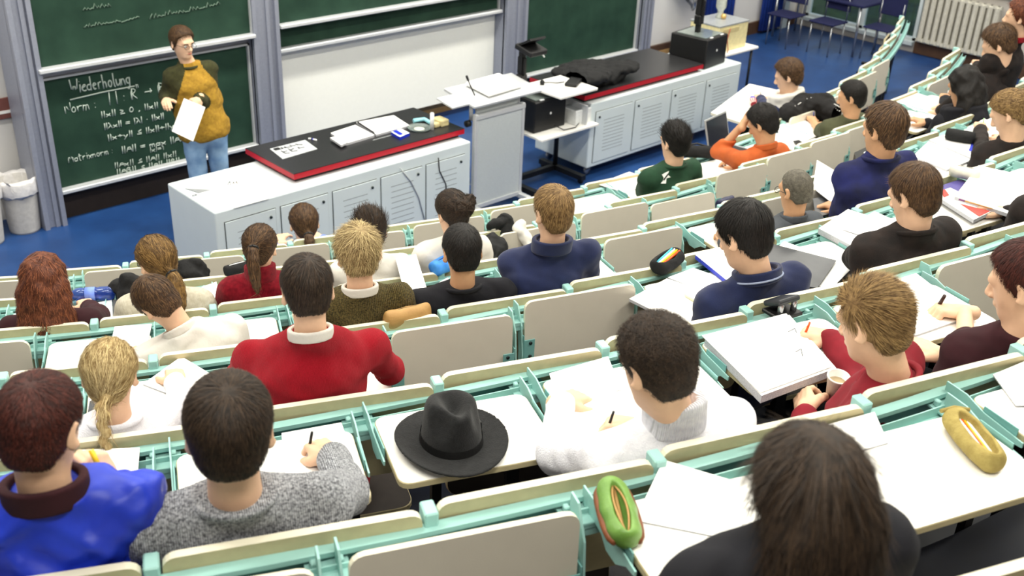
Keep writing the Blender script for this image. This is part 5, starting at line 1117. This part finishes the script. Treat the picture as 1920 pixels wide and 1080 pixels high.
pad(5, 'loose white sheet beneath the notebook of the turtleneck man', [(1030, 700), (1140, 668), (1165, 730), (1048, 765)], dz=0, th=.002)
o = pad(5, 'thick stack of white paper beside the man with the orange pen', [(1322, 634), (1480, 590), (1568, 690), (1428, 742)], th=.03, name='paper_stack')
page([(1316, 630), (1474, 588), (1560, 688), (1425, 737)], ZT(5) + .034, M_PAPER, 'top_sheet', o, .002)
dot_marks(o, [((1478, 622), (1490, 616)), ((1490, 616), (1494, 624)), ((1492, 660), (1502, 654)), ((1502, 654), (1505, 668))], ZT(5) + .0365, r=.0012, nm='pencil_line')
pad(5, 'white sheets under the brown marker of the bare-armed man', [(1660, 530), (1718, 512), (1822, 592), (1706, 632)], th=.008)
# hole punch on the rail
Mp = local_at(4, (1466, 588), ZT(5) + .012, 8); t = empty('hole_punch', 'black two-hole punch on the rail behind the polo shirt', 'hole punch', mtx=Mp)
B().box((0, 0, .008), (.12, .1, .016), bev=.004).obj('base_plate', M_BLACK, t)
o = B().box((0, .012, .052), (.11, .09, .022), Matrix.Rotation(-.45, 3, 'X'), bev=.008, seg=2).obj('lever', mat('grey_black_metal', (48, 50, 54), rough=.35), t)
for x in (-.035, .035): B().lathe([(0, 0), (.012, 0), (.012, .04), (.006, .05), (0, .05)], c=(x, -.02, .014), n=12).obj('punch_pin', M_STEEL, t)
# paper cup in the hand
cp = S['auburn']; cw = atz((1566, 722), ZT(5) + .035)
t = empty('paper_cup', 'white plastic coffee cup held by the man in maroon', 'cup', tuple(cw - np.array([0, 0, .045]))); t.rotation_euler = (.12, -.1, 0)
B().lathe([(0, 0), (.024, 0), (.036, .085), (.039, .086), (.039, .09), (.034, .09), (.031, .06), (0, .06)], n=28).obj('cup_wall', mat('cup_plastic', (238, 236, 228), rough=.35), t); B().lathe([(0, .062), (.0315, .062)], n=24).obj('coffee', mat('milky_coffee', (196, 176, 140), rough=.15), t)
# ---- seventh-row tablets
def case(name, label, mtx, L, W, H, m, zip_=None, open_=None, lining=None, cat='pencil case', bend=0):
    t = empty(name, label, cat, mtx=mtx)
    def f(p):
        x = p[:, 0] - bend * (p[:, 1] / L) ** 2; q = np.stack([x, p[:, 1], p[:, 2] - H * .5], 1); e = 1 - .35 * np.clip(np.abs(q[:, 1]) / (L * .5), 0, 1) ** 3
        d = (np.sqrt((q[:, 0] / (W * .5 * e)) ** 2 + (q[:, 2] / (H * .52)) ** 2) - 1) * H * .42; d = smax(d, np.abs(q[:, 1]) - L * .5, .02) + wob(p, 70., .0012, 1.)
        if open_: d = smax(d, -ell(p, (.0 + bend * -.1, -.01, H * .95), (open_, L * .4, H * .6)), .006)
        return smax(d, -p[:, 2] + .001, .006)
    fast_mesh('case_body', [field_mesh(f, (-W, -L * .6, -.01), (W, L * .6, H * 1.2), .0038) + (0,)], m, t)
    if zip_: B().tube([(bend * (y / L) ** 2, y, H * (1.0 - .25 * abs(y / (L * .5)) ** 3)) for y in np.linspace(-L * .44, L * .44, 13)], .0035, 5).obj('zipper', zip_, t)
    return t
M_LEATHG = mat('green_leather', (92, 132, 52), rough=.4, rgb2=(120, 160, 78), scale=14, bump=.1, bscale=90); M_LEATHT = mat('tan_leather', (186, 146, 88), rough=.55, rgb2=(168, 128, 74), scale=12, bump=.15, bscale=80)
t = case('pencil_case', 'green and brown leather pencil case, unzipped, on a white tablet', local_at(5, (1158, 978), ZT(6) + .001, -14), .215, .088, .062, M_LEATHG, open_=.017)
def trim_(sx):
    return B().tube([(sx * .041 * (1 - .35 * abs(y / .1075) ** 3), y, .022) for y in np.linspace(-.1, .1, 11)], [.006] + [.011] * 9 + [.006], 8).obj('brown_side', mat('brown_leather', (120, 66, 34), rough=.5, var=.15), t)
trim_(-1); trim_(1)
for sx in (-1, 1): B().tube([(sx * (.013 * (1 - (y / .088) ** 2) + .001), y - .01, .058 - .012 * abs(y / .09) ** 2) for y in np.linspace(-.085, .085, 11)], .0028, 5).obj('zipper_edge', M_LEATHT, t)
B().tube([(-.004, -.07, .036), (.002, .08, .04)], .005, 6).obj('pencil', M_LEATHT, t)
M_KHAKI = mat('khaki_canvas', (176, 158, 92), rough=.9, rgb2=(150, 132, 72), scale=30, bump=.3, bscale=200)
t = case('pencil_case', 'khaki canvas pencil case with pens showing in its mouth', local_at(5, (1820, 842), ZT(6) + .001, -16), .23, .1, .066, M_KHAKI, open_=.024, bend=.0)
for x, y, m in ((-.012, .0, MATS['pen_brown']), (-.004, .01, M_WPL), (.004, -.005, MATS['pen_yellow']), (.012, .008, M_WPL), (.0, .0, PEN_O)): B().tube([(x, y - .075, .036), (x * 1.2, y + .07, .044)], .0048, 6).obj('pen_tip', m, t)
B().tube([(-.042, .108, .05), (0, .114, .056), (.042, .108, .05)], .006, 6).obj('hem', M_KHAKI, t)
pad(6, 'white sheet lying across the tablet beside the green pencil case', [(1244, 862), (1365, 898), (1420, 925), (1378, 1012), (1190, 975)], th=.004)
pad(6, 'large white drawing pad right of the long-haired woman', [(1490, 812), (1640, 772), (1665, 830), (1520, 870)], th=.004)
pad(6, 'white sheet at the picture edge on the last tablet', [(1862, 702), (1985, 650), (2010, 760), (1905, 760)], dz=.002, th=.004)
# ---- fifth-row tablets
pad(4, 'tilted white sheet before the woman with the blond braid', [(340, 668), (402, 705), (352, 752), (268, 720)], th=.006)
pad(4, 'dark folder leaning at the elbow of the woman with the braid', [(168, 752), (196, 742), (186, 806), (160, 800)], th=.02, name='dark_folder', cat='folder', m=M_GLOSS)
o = pad(4, 'open white book on the tablet of the polo-shirt man, left page', [(1180, 560), (1250, 522), (1392, 570), (1296, 618)], th=.014, name='open_book', cat='book')
pad(4, 'open white notebook page beside the black pencil case', [(1252, 520), (1300, 502), (1430, 548), (1388, 572)], th=.01, name='notebook', cat='notebook')
o = pad(4, 'blue-edged ring binder page beside the open book', [(1304, 478), (1372, 462), (1440, 520), (1400, 556)], dz=.014, th=.02, name='ring_binder', cat='binder', edge=M_BLUEC)
pad(4, 'black glossy folder on the white papers beside the polo shirt', [(1440, 455), (1568, 488), (1532, 540), (1420, 520)], dz=.022, th=.006, name='black_folder', cat='folder', m=M_GLOSS)
pad(4, 'loose white papers under the black glossy folder', [(1470, 452), (1600, 500), (1560, 540), (1400, 520)], th=.016)
t = case('pencil_case', 'open black pencil case full of pens on the rail', local_at(3, (1250, 502), ZT(4) + .012, -62), .21, .11, .07, M_DKCLOTH, open_=.03)
for x, m in ((-.016, mat('pen_cyan', (70, 180, 200), rough=.4)), (-.006, M_WPL), (.004, MATS['pen_yellow']), (.014, PEN_O)): B().tube([(x, -.075, .05), (x * 1.3, .075, .066)], .0055, 6).obj('pen_tip', m, t)
stick('highlighter', 'thin pale highlighter with black cap lying on the open book', (1316, 572), (1284, 552), ZT(4) + .016, .007, mat('pale_yellow_plastic', (238, 236, 190), rough=.4), 'highlighter', M_BLACK)
o = pad(4, 'thick stack of white script pages before the man in black-brown', [(1535, 428), (1590, 392), (1690, 424), (1600, 462)], th=.03, name='paper_stack')
pad(4, 'single white sheet sliding from the script stack', [(1580, 430), (1640, 396), (1702, 424), (1640, 450)], dz=.034, th=.002)
pad(4, 'purple notebook under the red and white magazine', [(1752, 352), (1800, 336), (1878, 372), (1832, 394)], th=.018, name='notebook', cat='notebook', m=mat('purple_cover', (84, 76, 140), rough=.5))
o = pad(4, 'red and white printed magazine on the purple notebook', [(1748, 362), (1782, 352), (1868, 392), (1826, 412)], dz=.02, th=.02, name='magazine', cat='magazine')
page([(1762, 358), (1772, 355), (1780, 366), (1770, 370)], ZT(4) + .0425, mat('print_red', (206, 70, 62), rough=.6), 'red_print', o); page([(1800, 382), (1856, 396), (1836, 406)], ZT(4) + .0425, MATS['print_red'], 'red_print', o)
pad(4, 'large white writing pad under the hand at the picture edge', [(1835, 310), (1935, 332), (1905, 405), (1790, 368)], dz=.04, th=.02, name='writing_pad', cat='pad')
stick('pencil', 'thin reddish pencil on the white pad beside the magazine', (1798, 374), (1862, 392), ZT(4) + .061, .004, M_LEATHT, 'pencil', mat('pencil_purple', (120, 60, 110)))
t = case('pencil_case', 'white canvas pencil case beside the large writing pad', local_at(3, (1806, 335), ZT(4) + .03, 25), .17, .085, .07, mat('white_canvas', (214, 210, 196), rough=.85, var=.04, bump=.2), zip_=mat('grey_zip', (120, 116, 108)))
# tan leather case hanging over the fourth-row rail
t = case('pencil_case', 'tan leather pencil case lying along the rail behind the tweed sweater', local_at(3, (764, 610), ZK[3] - .05, -82), .21, .075, .085, M_LEATHT, zip_=mat('dark_zip', (60, 40, 24)))
# ---- fourth-row tablets
pad(3, 'white sheet beside the bent man in the white shirt', [(215, 612), (285, 607), (275, 650), (205, 655)])
pad(3, 'crumpled white sheet standing over the rail beside the tweed sweater', [(742, 505), (780, 496), (800, 540), (760, 555)], dz=.03, th=.004, lift=[.06, .06, 0, 0])
pad(3, 'white sheet before the man in the black sweater', [(770, 560), (840, 520), (850, 545), (800, 590)])
pad(3, 'folded white sheets in front of the navy pullover', [(985, 462), (1030, 442), (1040, 470), (1005, 490)], dz=.05, th=.01)
pad(3, 'white sheet hanging from the tablet of the blue sweatshirt man', [(1532, 300), (1582, 330), (1560, 380), (1524, 352)], dz=.03, th=.004)
pad(3, 'bright blue folder under the elbow of the blue sweatshirt', [(1556, 362), (1590, 350), (1590, 386), (1560, 384)], dz=.0, th=.02, name='blue_folder', cat='folder', m=M_BLUEC)
pad(3, 'black glossy ring folder beside the shaven-headed man', [(1524, 372), (1560, 366), (1594, 388), (1530, 408)], dz=.0, th=.012, name='black_folder', cat='folder', m=M_GLOSS)
o = pad(3, 'black ring binder with a white ring behind the blue sweatshirt', [(1602, 286), (1636, 270), (1642, 300), (1608, 312)], dz=.03, th=.05, name='ring_binder', cat='binder', m=M_BLACK)
C = atz((1625, 287), ZT(3) + .083); B().tube([(C[0] - o.location.x + .016 * math.cos(a), C[1] - o.location.y + .016 * math.sin(a), C[2] - o.location.z) for a in np.linspace(0, 6.283, 17)], .004, 5).obj('white_ring', M_WPL, o)
pad(3, 'open white notebook, plain page nearer the blue sweatshirt', [(1712, 292), (1742, 264), (1832, 296), (1776, 318)], th=.014, name='notebook', cat='notebook')
o = pad(3, 'white book with blue cover corner under the black pencil case', [(1742, 262), (1790, 246), (1850, 280), (1826, 298)], th=.026, name='book', cat='book')
page([(1822, 268), (1840, 274), (1832, 288), (1816, 282)], ZT(3) + .0285, M_BLUEC, 'blue_cover_print', o)
pad(3, 'white page under the hand of the blond woman in black', [(1800, 248), (1846, 222), (1905, 262), (1868, 290)], th=.01)
case('pencil_case', 'bulky black pencil case on the blue-cornered book', local_at(2, (1798, 265), ZT(3) + .028, 28), .2, .1, .08, M_DKCLOTH, zip_=M_BLACK)
case('glasses_case', 'dark blue glasses case standing on the third-row rail', local_at(2, (1358, 392), ZK[2] - .07, -80), .15, .06, .075, mat('dark_blue_leather', (26, 28, 62), rough=.35), cat='glasses case')
# ---- third-row tablets
Mb = local_at(1, (172, 551), ZT(2) + .036, -4)
t = empty('water_bottle', 'blue plastic water bottle lying on its side', 'bottle', mtx=Mb); M_BOT = mat('blue_bottle', (110, 150, 240), rough=.08, trans=.75, rgb2=(60, 100, 226), scale=12)
R90 = Matrix.Rotation(-math.pi / 2, 3, 'Y'); B().lathe([(0, -.11), (.03, -.112), (.036, -.1), (.036, -.04), (.033, -.03), (.036, -.02), (.036, .03), (.033, .04), (.036, .05), (.034, .075), (.016, .105), (.014, .115)], n=24, mtx=R90).obj('bottle_wall', M_BOT, t)
B().lathe([(0, .14), (.017, .14), (.0175, .115), (0, .114)], n=18, mtx=R90).obj('cap', M_BLUE, t); B().lathe([(.0366, -.02), (.0368, -.02), (.0368, .03), (.0366, .03)], n=24, mtx=R90).obj('paper_label', mat('bottle_label', (120, 150, 236), rough=.4), t)
pad(2, 'white sheet under the arm of the red-haired woman', [(120, 578), (210, 562), (212, 596), (116, 600)])
pad(2, 'grey slate-coloured folder upright beside the honey-haired woman', [(212, 562), (232, 560), (236, 590), (212, 594)], dz=.0, th=.03, name='grey_folder', cat='folder', m=M_GLOSS)
pad(2, 'white sheet between the cream and the maroon sweaters', [(378, 538), (406, 528), (412, 566), (384, 572)])
pad(2, 'light blue folder beside the maroon turtleneck', [(412, 530), (446, 524), (430, 566), (415, 572)], dz=.002, th=.012, name='blue_folder', cat='folder', m=mat('light_blue_cover', (120, 196, 240), rough=.5))
case('pencil_case', 'black pencil case with white stripe beside the maroon turtleneck', local_at(1, (446, 512), ZT(2) + .02, -70), .16, .07, .06, M_DKCLOTH, zip_=M_WPL)
pad(2, 'grey notebook on white pages beside the spiky-haired man', [(722, 494), (738, 482), (758, 506), (740, 516)], th=.012, name='notebook', cat='notebook', m=mat('dark_grey_cover', (84, 82, 84), rough=.7))
pad(2, 'white sheet under the arm of the woman with pinned-up hair', [(770, 495), (812, 478), (826, 500), (790, 515)])
case('pouch', 'bright blue round pouch with black rim on the third-row rail', local_at(2, (832, 508), ZT(3) + .004, -60), .17, .1, .075, mat('bright_blue_cloth', (34, 110, 200), rough=.6, rgb2=(70, 150, 226), scale=20), zip_=M_BLACK, cat='pouch')
def fluff(label, name, c, r, m, cat, n=7, sq=(1, .8, .8), h=.009, seed=1, group=None):
    """crumpled cloth heap"""
    rg = np.random.default_rng(seed); cs = [(rg.normal(0, .45, 3) * r * np.array(sq), r * rg.uniform(.35, .6)) for _ in range(n)]
    def f(p):
        d = ell(p, (0, 0, 0), np.array(sq) * r)
        for cc, rr in cs: d = smin(d, ell(p, cc, np.array(sq) * rr * 1.3), .03)
        return d + wob(p, 45., .007, seed) + wob(p, 95., .003, seed + 1)
    e = r * 2.1; V, F = field_mesh(f, (-e, -e, -e), (e, e, e), h); o = fast_mesh(name, [(V, F, 0)], m); o.location = c; return tag(o, label, cat, group)
fluff('black fluffy scarf heap between bottle and cream sweater', 'scarf', atz((250, 548), ZT(2) + .05), .085, M_DKCLOTH, 'scarf', seed=3)
fluff('black jacket sleeve hung over the rail behind the honey-haired woman', 'jacket', atz((362, 512), ZK[1] - .02), .1, M_DKCLOTH, 'jacket', sq=(.8, .7, .9), seed=5)
pad(2, 'white pages before the black-hooded student', [(1672, 186), (1712, 172), (1800, 200), (1756, 226)], th=.006)
pad(2, 'white pages farther along the row before the brown-haired person', [(1800, 140), (1826, 112), (1866, 132), (1850, 152)], th=.006)
# black and white jacket over an empty tablet
def jacket_part(k, a, b_, r, m, name, parent):
    A_, B_ = np.array(a), np.array(b_); c = (A_ + B_) / 2
    f = lambda p: rcone(p, A_ - c, B_ - c, r, r * .9) + wob(p, 40., .008, 2.) + wob(p, 85., .003, 1.)
    e = np.abs(A_ - B_).max() * .5 + r * 1.6; V, F = field_mesh(f, (-e,) * 3, (e,) * 3, .01); o = fast_mesh(name, [(V, F, 0)], m, parent); o.location = Vector(c) - (parent.location if parent else Vector()); return o
t = empty('jacket', 'black jacket with white lining slung over the empty tablet', 'jacket', tuple(atz((960, 430), ZK[1])))
jacket_part(1, atz((945, 418), ZK[1] + .02), atz((962, 470), ZK[1] - .12), .055, M_DKCLOTH, 'black_sleeve', t); jacket_part(1, atz((920, 425), ZK[1] + .03), atz((945, 412), ZK[1] + .05), .03, M_DKCLOTH, 'black_collar', t)
jacket_part(1, atz((975, 425), ZK[1] + .04), atz((990, 462), ZK[1] - .06), .04, C_SHIRT, 'white_lining', t)
fluff('black jacket back lying on the tablet beside the black-haired man', 'jacket', atz((922, 466), ZT(2) + .02), .11, M_DKCLOTH, 'jacket', sq=(1, .8, .6), seed=8)
# ---- second-row tablets
Ml = local_at(0, (1374, 290), ZT(1) + .003, 14); t = empty('laptop', 'open black laptop with dark screen on the second-row tablet', 'laptop', mtx=Ml)
B().box((0, 0, .012), (.35, .26, .022), bev=.004).obj('base', M_SILVER, t); B().box((0, -.0, .0245), (.28, .13, .003)).obj('keyboard', M_BLACK, t)
o = B().box((0, 0, .135), (.35, .012, .27), bev=.004).obj('lid', M_SILVER, t); o.matrix_local = Matrix.Translation((0, .13, .024)) @ Matrix.Rotation(-.28, 4, 'X'); B().box((0, -.0066, .138), (.32, .002, .235)).obj('screen', mat('dark_screen', (34, 38, 50), rough=.15), o)
Mu = local_at(0, (1306, 292), ZT(1) + .03, -38); t = empty('camera_bag', 'elongated black bag lying between the green t-shirt and the laptop', 'bag', mtx=Mu); B().tube([(-.16, 0, .03), (-.1, 0, .035), (.1, 0, .035), (.16, 0, .03)], [.03, .05, .05, .032], 12).obj('bag_body', M_DKCLOTH, t); B().tube([(-.14, .03, .06), (0, .05, .085), (.14, .03, .06)], .008, 6).obj('strap', M_BLACK, t)
pad(1, 'white sheet under the hand of the man in green', [(1120, 345), (1180, 322), (1225, 338), (1175, 362)])
pad(1, 'white sheets under the pen of the bare-armed man', [(1456, 236), (1500, 222), (1560, 244), (1500, 268), (1462, 256)], th=.006)
pad(1, 'small black phone on the second-row tablet', [(1488, 264), (1498, 262), (1504, 266), (1494, 269)], dz=.008, th=.012, name='phone', cat='phone', m=M_BLACK)
Mc = local_at(0, (1411, 196), .742, -52); t = case('pencil_case', 'striped pencil case with blue field and red end on the front table', Mc, .2, .075, .06, mat('pale_stripe_cloth', (226, 210, 200), rough=.7))
for x in (-.027, -.01, .01, .027): B().tube([(x * (1 - .3 * abs(y / .09) ** 3), y, .034 + .028 * math.sqrt(max(0, 1 - (x / .037) ** 2))) for y in np.linspace(-.085, .03, 6)], .0045, 5).obj('red_stripe', M_RED, t)
B().box((0, .065, .05), (.05, .045, .026), bev=.008).obj('blue_field', M_BLUEC, t); B().tube([(0, -.08, .03), (0, -.104, .03)], .03, 10).obj('red_end', mat('dark_red_cloth', (130, 20, 34), rough=.7), t)
sheet('paper_sheet', 'white sheets under the hand of the white-hooded writer', [(1420, 176), (1448, 168), (1472, 190), (1446, 206)], .742, .004)
# long dark coat over the seat back in front
t = empty('coat', 'black glittering knit coat slung over the front-row seat back', 'coat', tuple(atz((1500, 200), ZK[0])))
M_COAT = mat('glitter_knit', (16, 15, 15), rough=.9, rgb2=(24, 22, 22), scale=90, bump=.4, bscale=140); Pz = [atz(p, ZK[0] + h) for p, h in (((1458, 208), .02), ((1488, 190), .05), ((1522, 193), .05), ((1553, 214), .02))]; Pz = [q + np.array([-.02, -.13, .01]) for q in Pz]
def coat(p):
    d = chain(p, [q - np.array(t.location) for q in Pz], [.085, .1, .1, .08], .05)
    for q in Pz: d = smin(d, rcone(p, q - np.array(t.location), q - np.array(t.location) - np.array([0, -.0, .3]), .075, .06), .05)
    return d + wob(p, 36., .009, 1.) + wob(p, 80., .003, 2.)
fast_mesh('coat_cloth', [field_mesh(coat, (-.5, -.4, -.5), (.5, .4, .25), .011) + (0,)], M_COAT, t)
b = B()
for i in range(60):
    u = rng.random() * 2.99; i0 = int(u); q = Pz[i0] * (1 - u + i0) + Pz[min(i0 + 1, 3)] * (u - i0) - np.array(t.location); a = rng.normal(0, .5)
    b.lathe([(0, -.005), (.005, 0), (0, .005)], c=(q[0] - .35 * .08, q[1] - .08 * math.cos(a) * .6, q[2] + .082 * math.cos(a)), n=6)
o = b.obj('white_fleck', M_PAPER, t); o['kind'] = 'stuff'
fluff('grey cloth bag hanging under the third-row tablets', 'bag', polar(-95.5, RK(1, -95.5) + .3, .5), .16, mat('grey_bag', (60, 60, 64), rough=.8), 'bag', seed=12) if False else None
o = fluff('black coat thrown over the near end of the second bench', 'coat', (7.86, 6.98, SL + .06), .22, M_DKCLOTH, 'coat', n=16, sq=(1.75, 1.25, .5), h=.014, seed=21)
# emblem low on the green t-shirt
g = S['green']; mi_ = g['root'].matrix_world.inverted()
# ---- pens in hands
pen_at(S['grey'], 1, 'black pen with white barrel in the hand above the writing pad', M_WPL, M_BLACK)
pen_at(S['turtle'], 1, 'silver pen with black ends in the hand of the turtleneck man', M_SILVER, M_BLACK)
pen_at(S['auburn'], 1, 'bright orange ballpoint pen in the hand of the man in maroon', PEN_O, PEN_O)
pen_at(S['rman'], -1, 'thick brown marker pen in the hand at the picture edge', PEN_BR, PEN_BR, r=.0075, L=.15, name='marker')
by_ = S['boy']; pw = np.array(by_['mtx'] @ Vector((by_['W'][1] * .55 + np.asarray(by_['pinch'][1][0]) * .45))); pd_ = float((CAM @ (pw - np.array([0, 0, HC])))[2]) - .06; px_ = proj(pw)
A = Vector(atd((px_[0] - 2, px_[1] - 52), pd_)); C = Vector(atd((px_[0] + 20, px_[1] - 6), pd_)); t = empty('pen', 'yellow ballpoint pen in the hand of the boy', 'pen', tuple((A + C) / 2)); o_ = (A + C) / 2
B().tube([A - o_, A + (C - A) * .75 - o_], .0065, 8).obj('barrel', PEN_Y, t); B().tube([A + (C - A) * .75 - o_, C - o_], [.0065, .002], 8).obj('tip', M_WPL, t)
pen_at(S['dbrown'], 1, 'dark blue pen in the hand of the man in black-brown', PEN_BL, PEN_BL)
pen_at(S['polo'], 1, 'dark pen in the hand of the polo-shirt man', PEN_B, PEN_B)
pen_at(S['bare'], -1, 'blue ballpoint pen held upright by the bare-armed man', PEN_BL, PEN_BL)
pen_at(S['hood'], -1, 'white pen in the hand of the hooded student', M_WPL, M_WPL)
pen_at(S['blond2'], -1, 'pale green pencil in the hand of the blond woman in black', mat('pen_green', (150, 200, 130), rough=.4))
pen_at(S['coat'], -1, 'thin dark pen in the hand of the white-hooded writer', PEN_B)
pen_at(S['edge'], -1, 'dark pen in the hand cut by the picture edge', PEN_B)
# watches
def watch(info, sd, label, band, dial, f=.86):
    E_, W_ = info['E'][sd], info['W'][sd]; d = nrm(W_ - E_); c = E_ + (W_ - E_) * f; x = nrm(np.cross(d, [0, 0, 1])); y = np.cross(x, d); M_ = info['mtx']; c2 = M_ @ Vector(c)
    t = empty('wristwatch', label, 'watch', tuple(c2)); R_ = info['s'] * .034; R3 = M_.to_3x3()
    B().tube([tuple(R3 @ Vector((x * math.cos(a) + y * math.sin(a)) * R_)) for a in np.linspace(0, 6.283, 19)], .006, 6).obj('strap', band, t)
    q = R3 @ Vector(y * R_ * 1.1); n3 = (R3 @ Vector(y)).normalized(); B().lathe([(0, -.004), (.016, -.004), (.017, .003), (.014, .005), (0, .005)], c=q, n=16, mtx=n3.to_track_quat('Z', 'Y').to_matrix()).obj('dial', dial, t)
watch(S['bare'], 1, 'gold wristwatch on the bare arm over the second-row tablet', mat('gold', (206, 170, 90), rough=.3, metal=.6), M_WPL)
watch(S['rman'], 1, 'steel wristwatch at the flat hand on the white sheets', M_STEEL, M_WPL)
# white emblem on the back of the green t-shirt
mi_ = g['mtx'].inverted(); c = np.array(mi_ @ Vector(atz((1262, 345), ZK[1] + .03))); bk = c[1] - .02
ob = next(o for o in g['root'].children if o.name.startswith('t_shirt')); 
hit, loc, nn, _ = ob.ray_cast(Vector((c[0], -1.5, c[2] + .01)), Vector((0, 1, 0)))
if hit:
    q = nn.to_track_quat('Z', 'Y').to_matrix(); pm = [(-.04, -.03), (0, -.035), (.005, .0), (.04, .005), (.03, .05), (-.03, .03), (-.015, .005)]
    V = [tuple(loc + q @ Vector((x, y, z))) for z in (.0, .004) for x, y in pm]; n7 = len(pm)
    mesh_obj('emblem', V, [tuple(range(n7, 2 * n7))] + [(i, (i + 1) % n7, n7 + (i + 1) % n7, n7 + i) for i in range(n7)], M_PAPER, g['root'])
    B().tube([tuple(loc + q @ Vector(v)) for v in ((-.02, -.01, .005), (0, .012, .006), (.02, .03, .005))], .005, 6).obj('emblem_stroke', M_INK, g['root'])
bpy.context.view_layer.update()
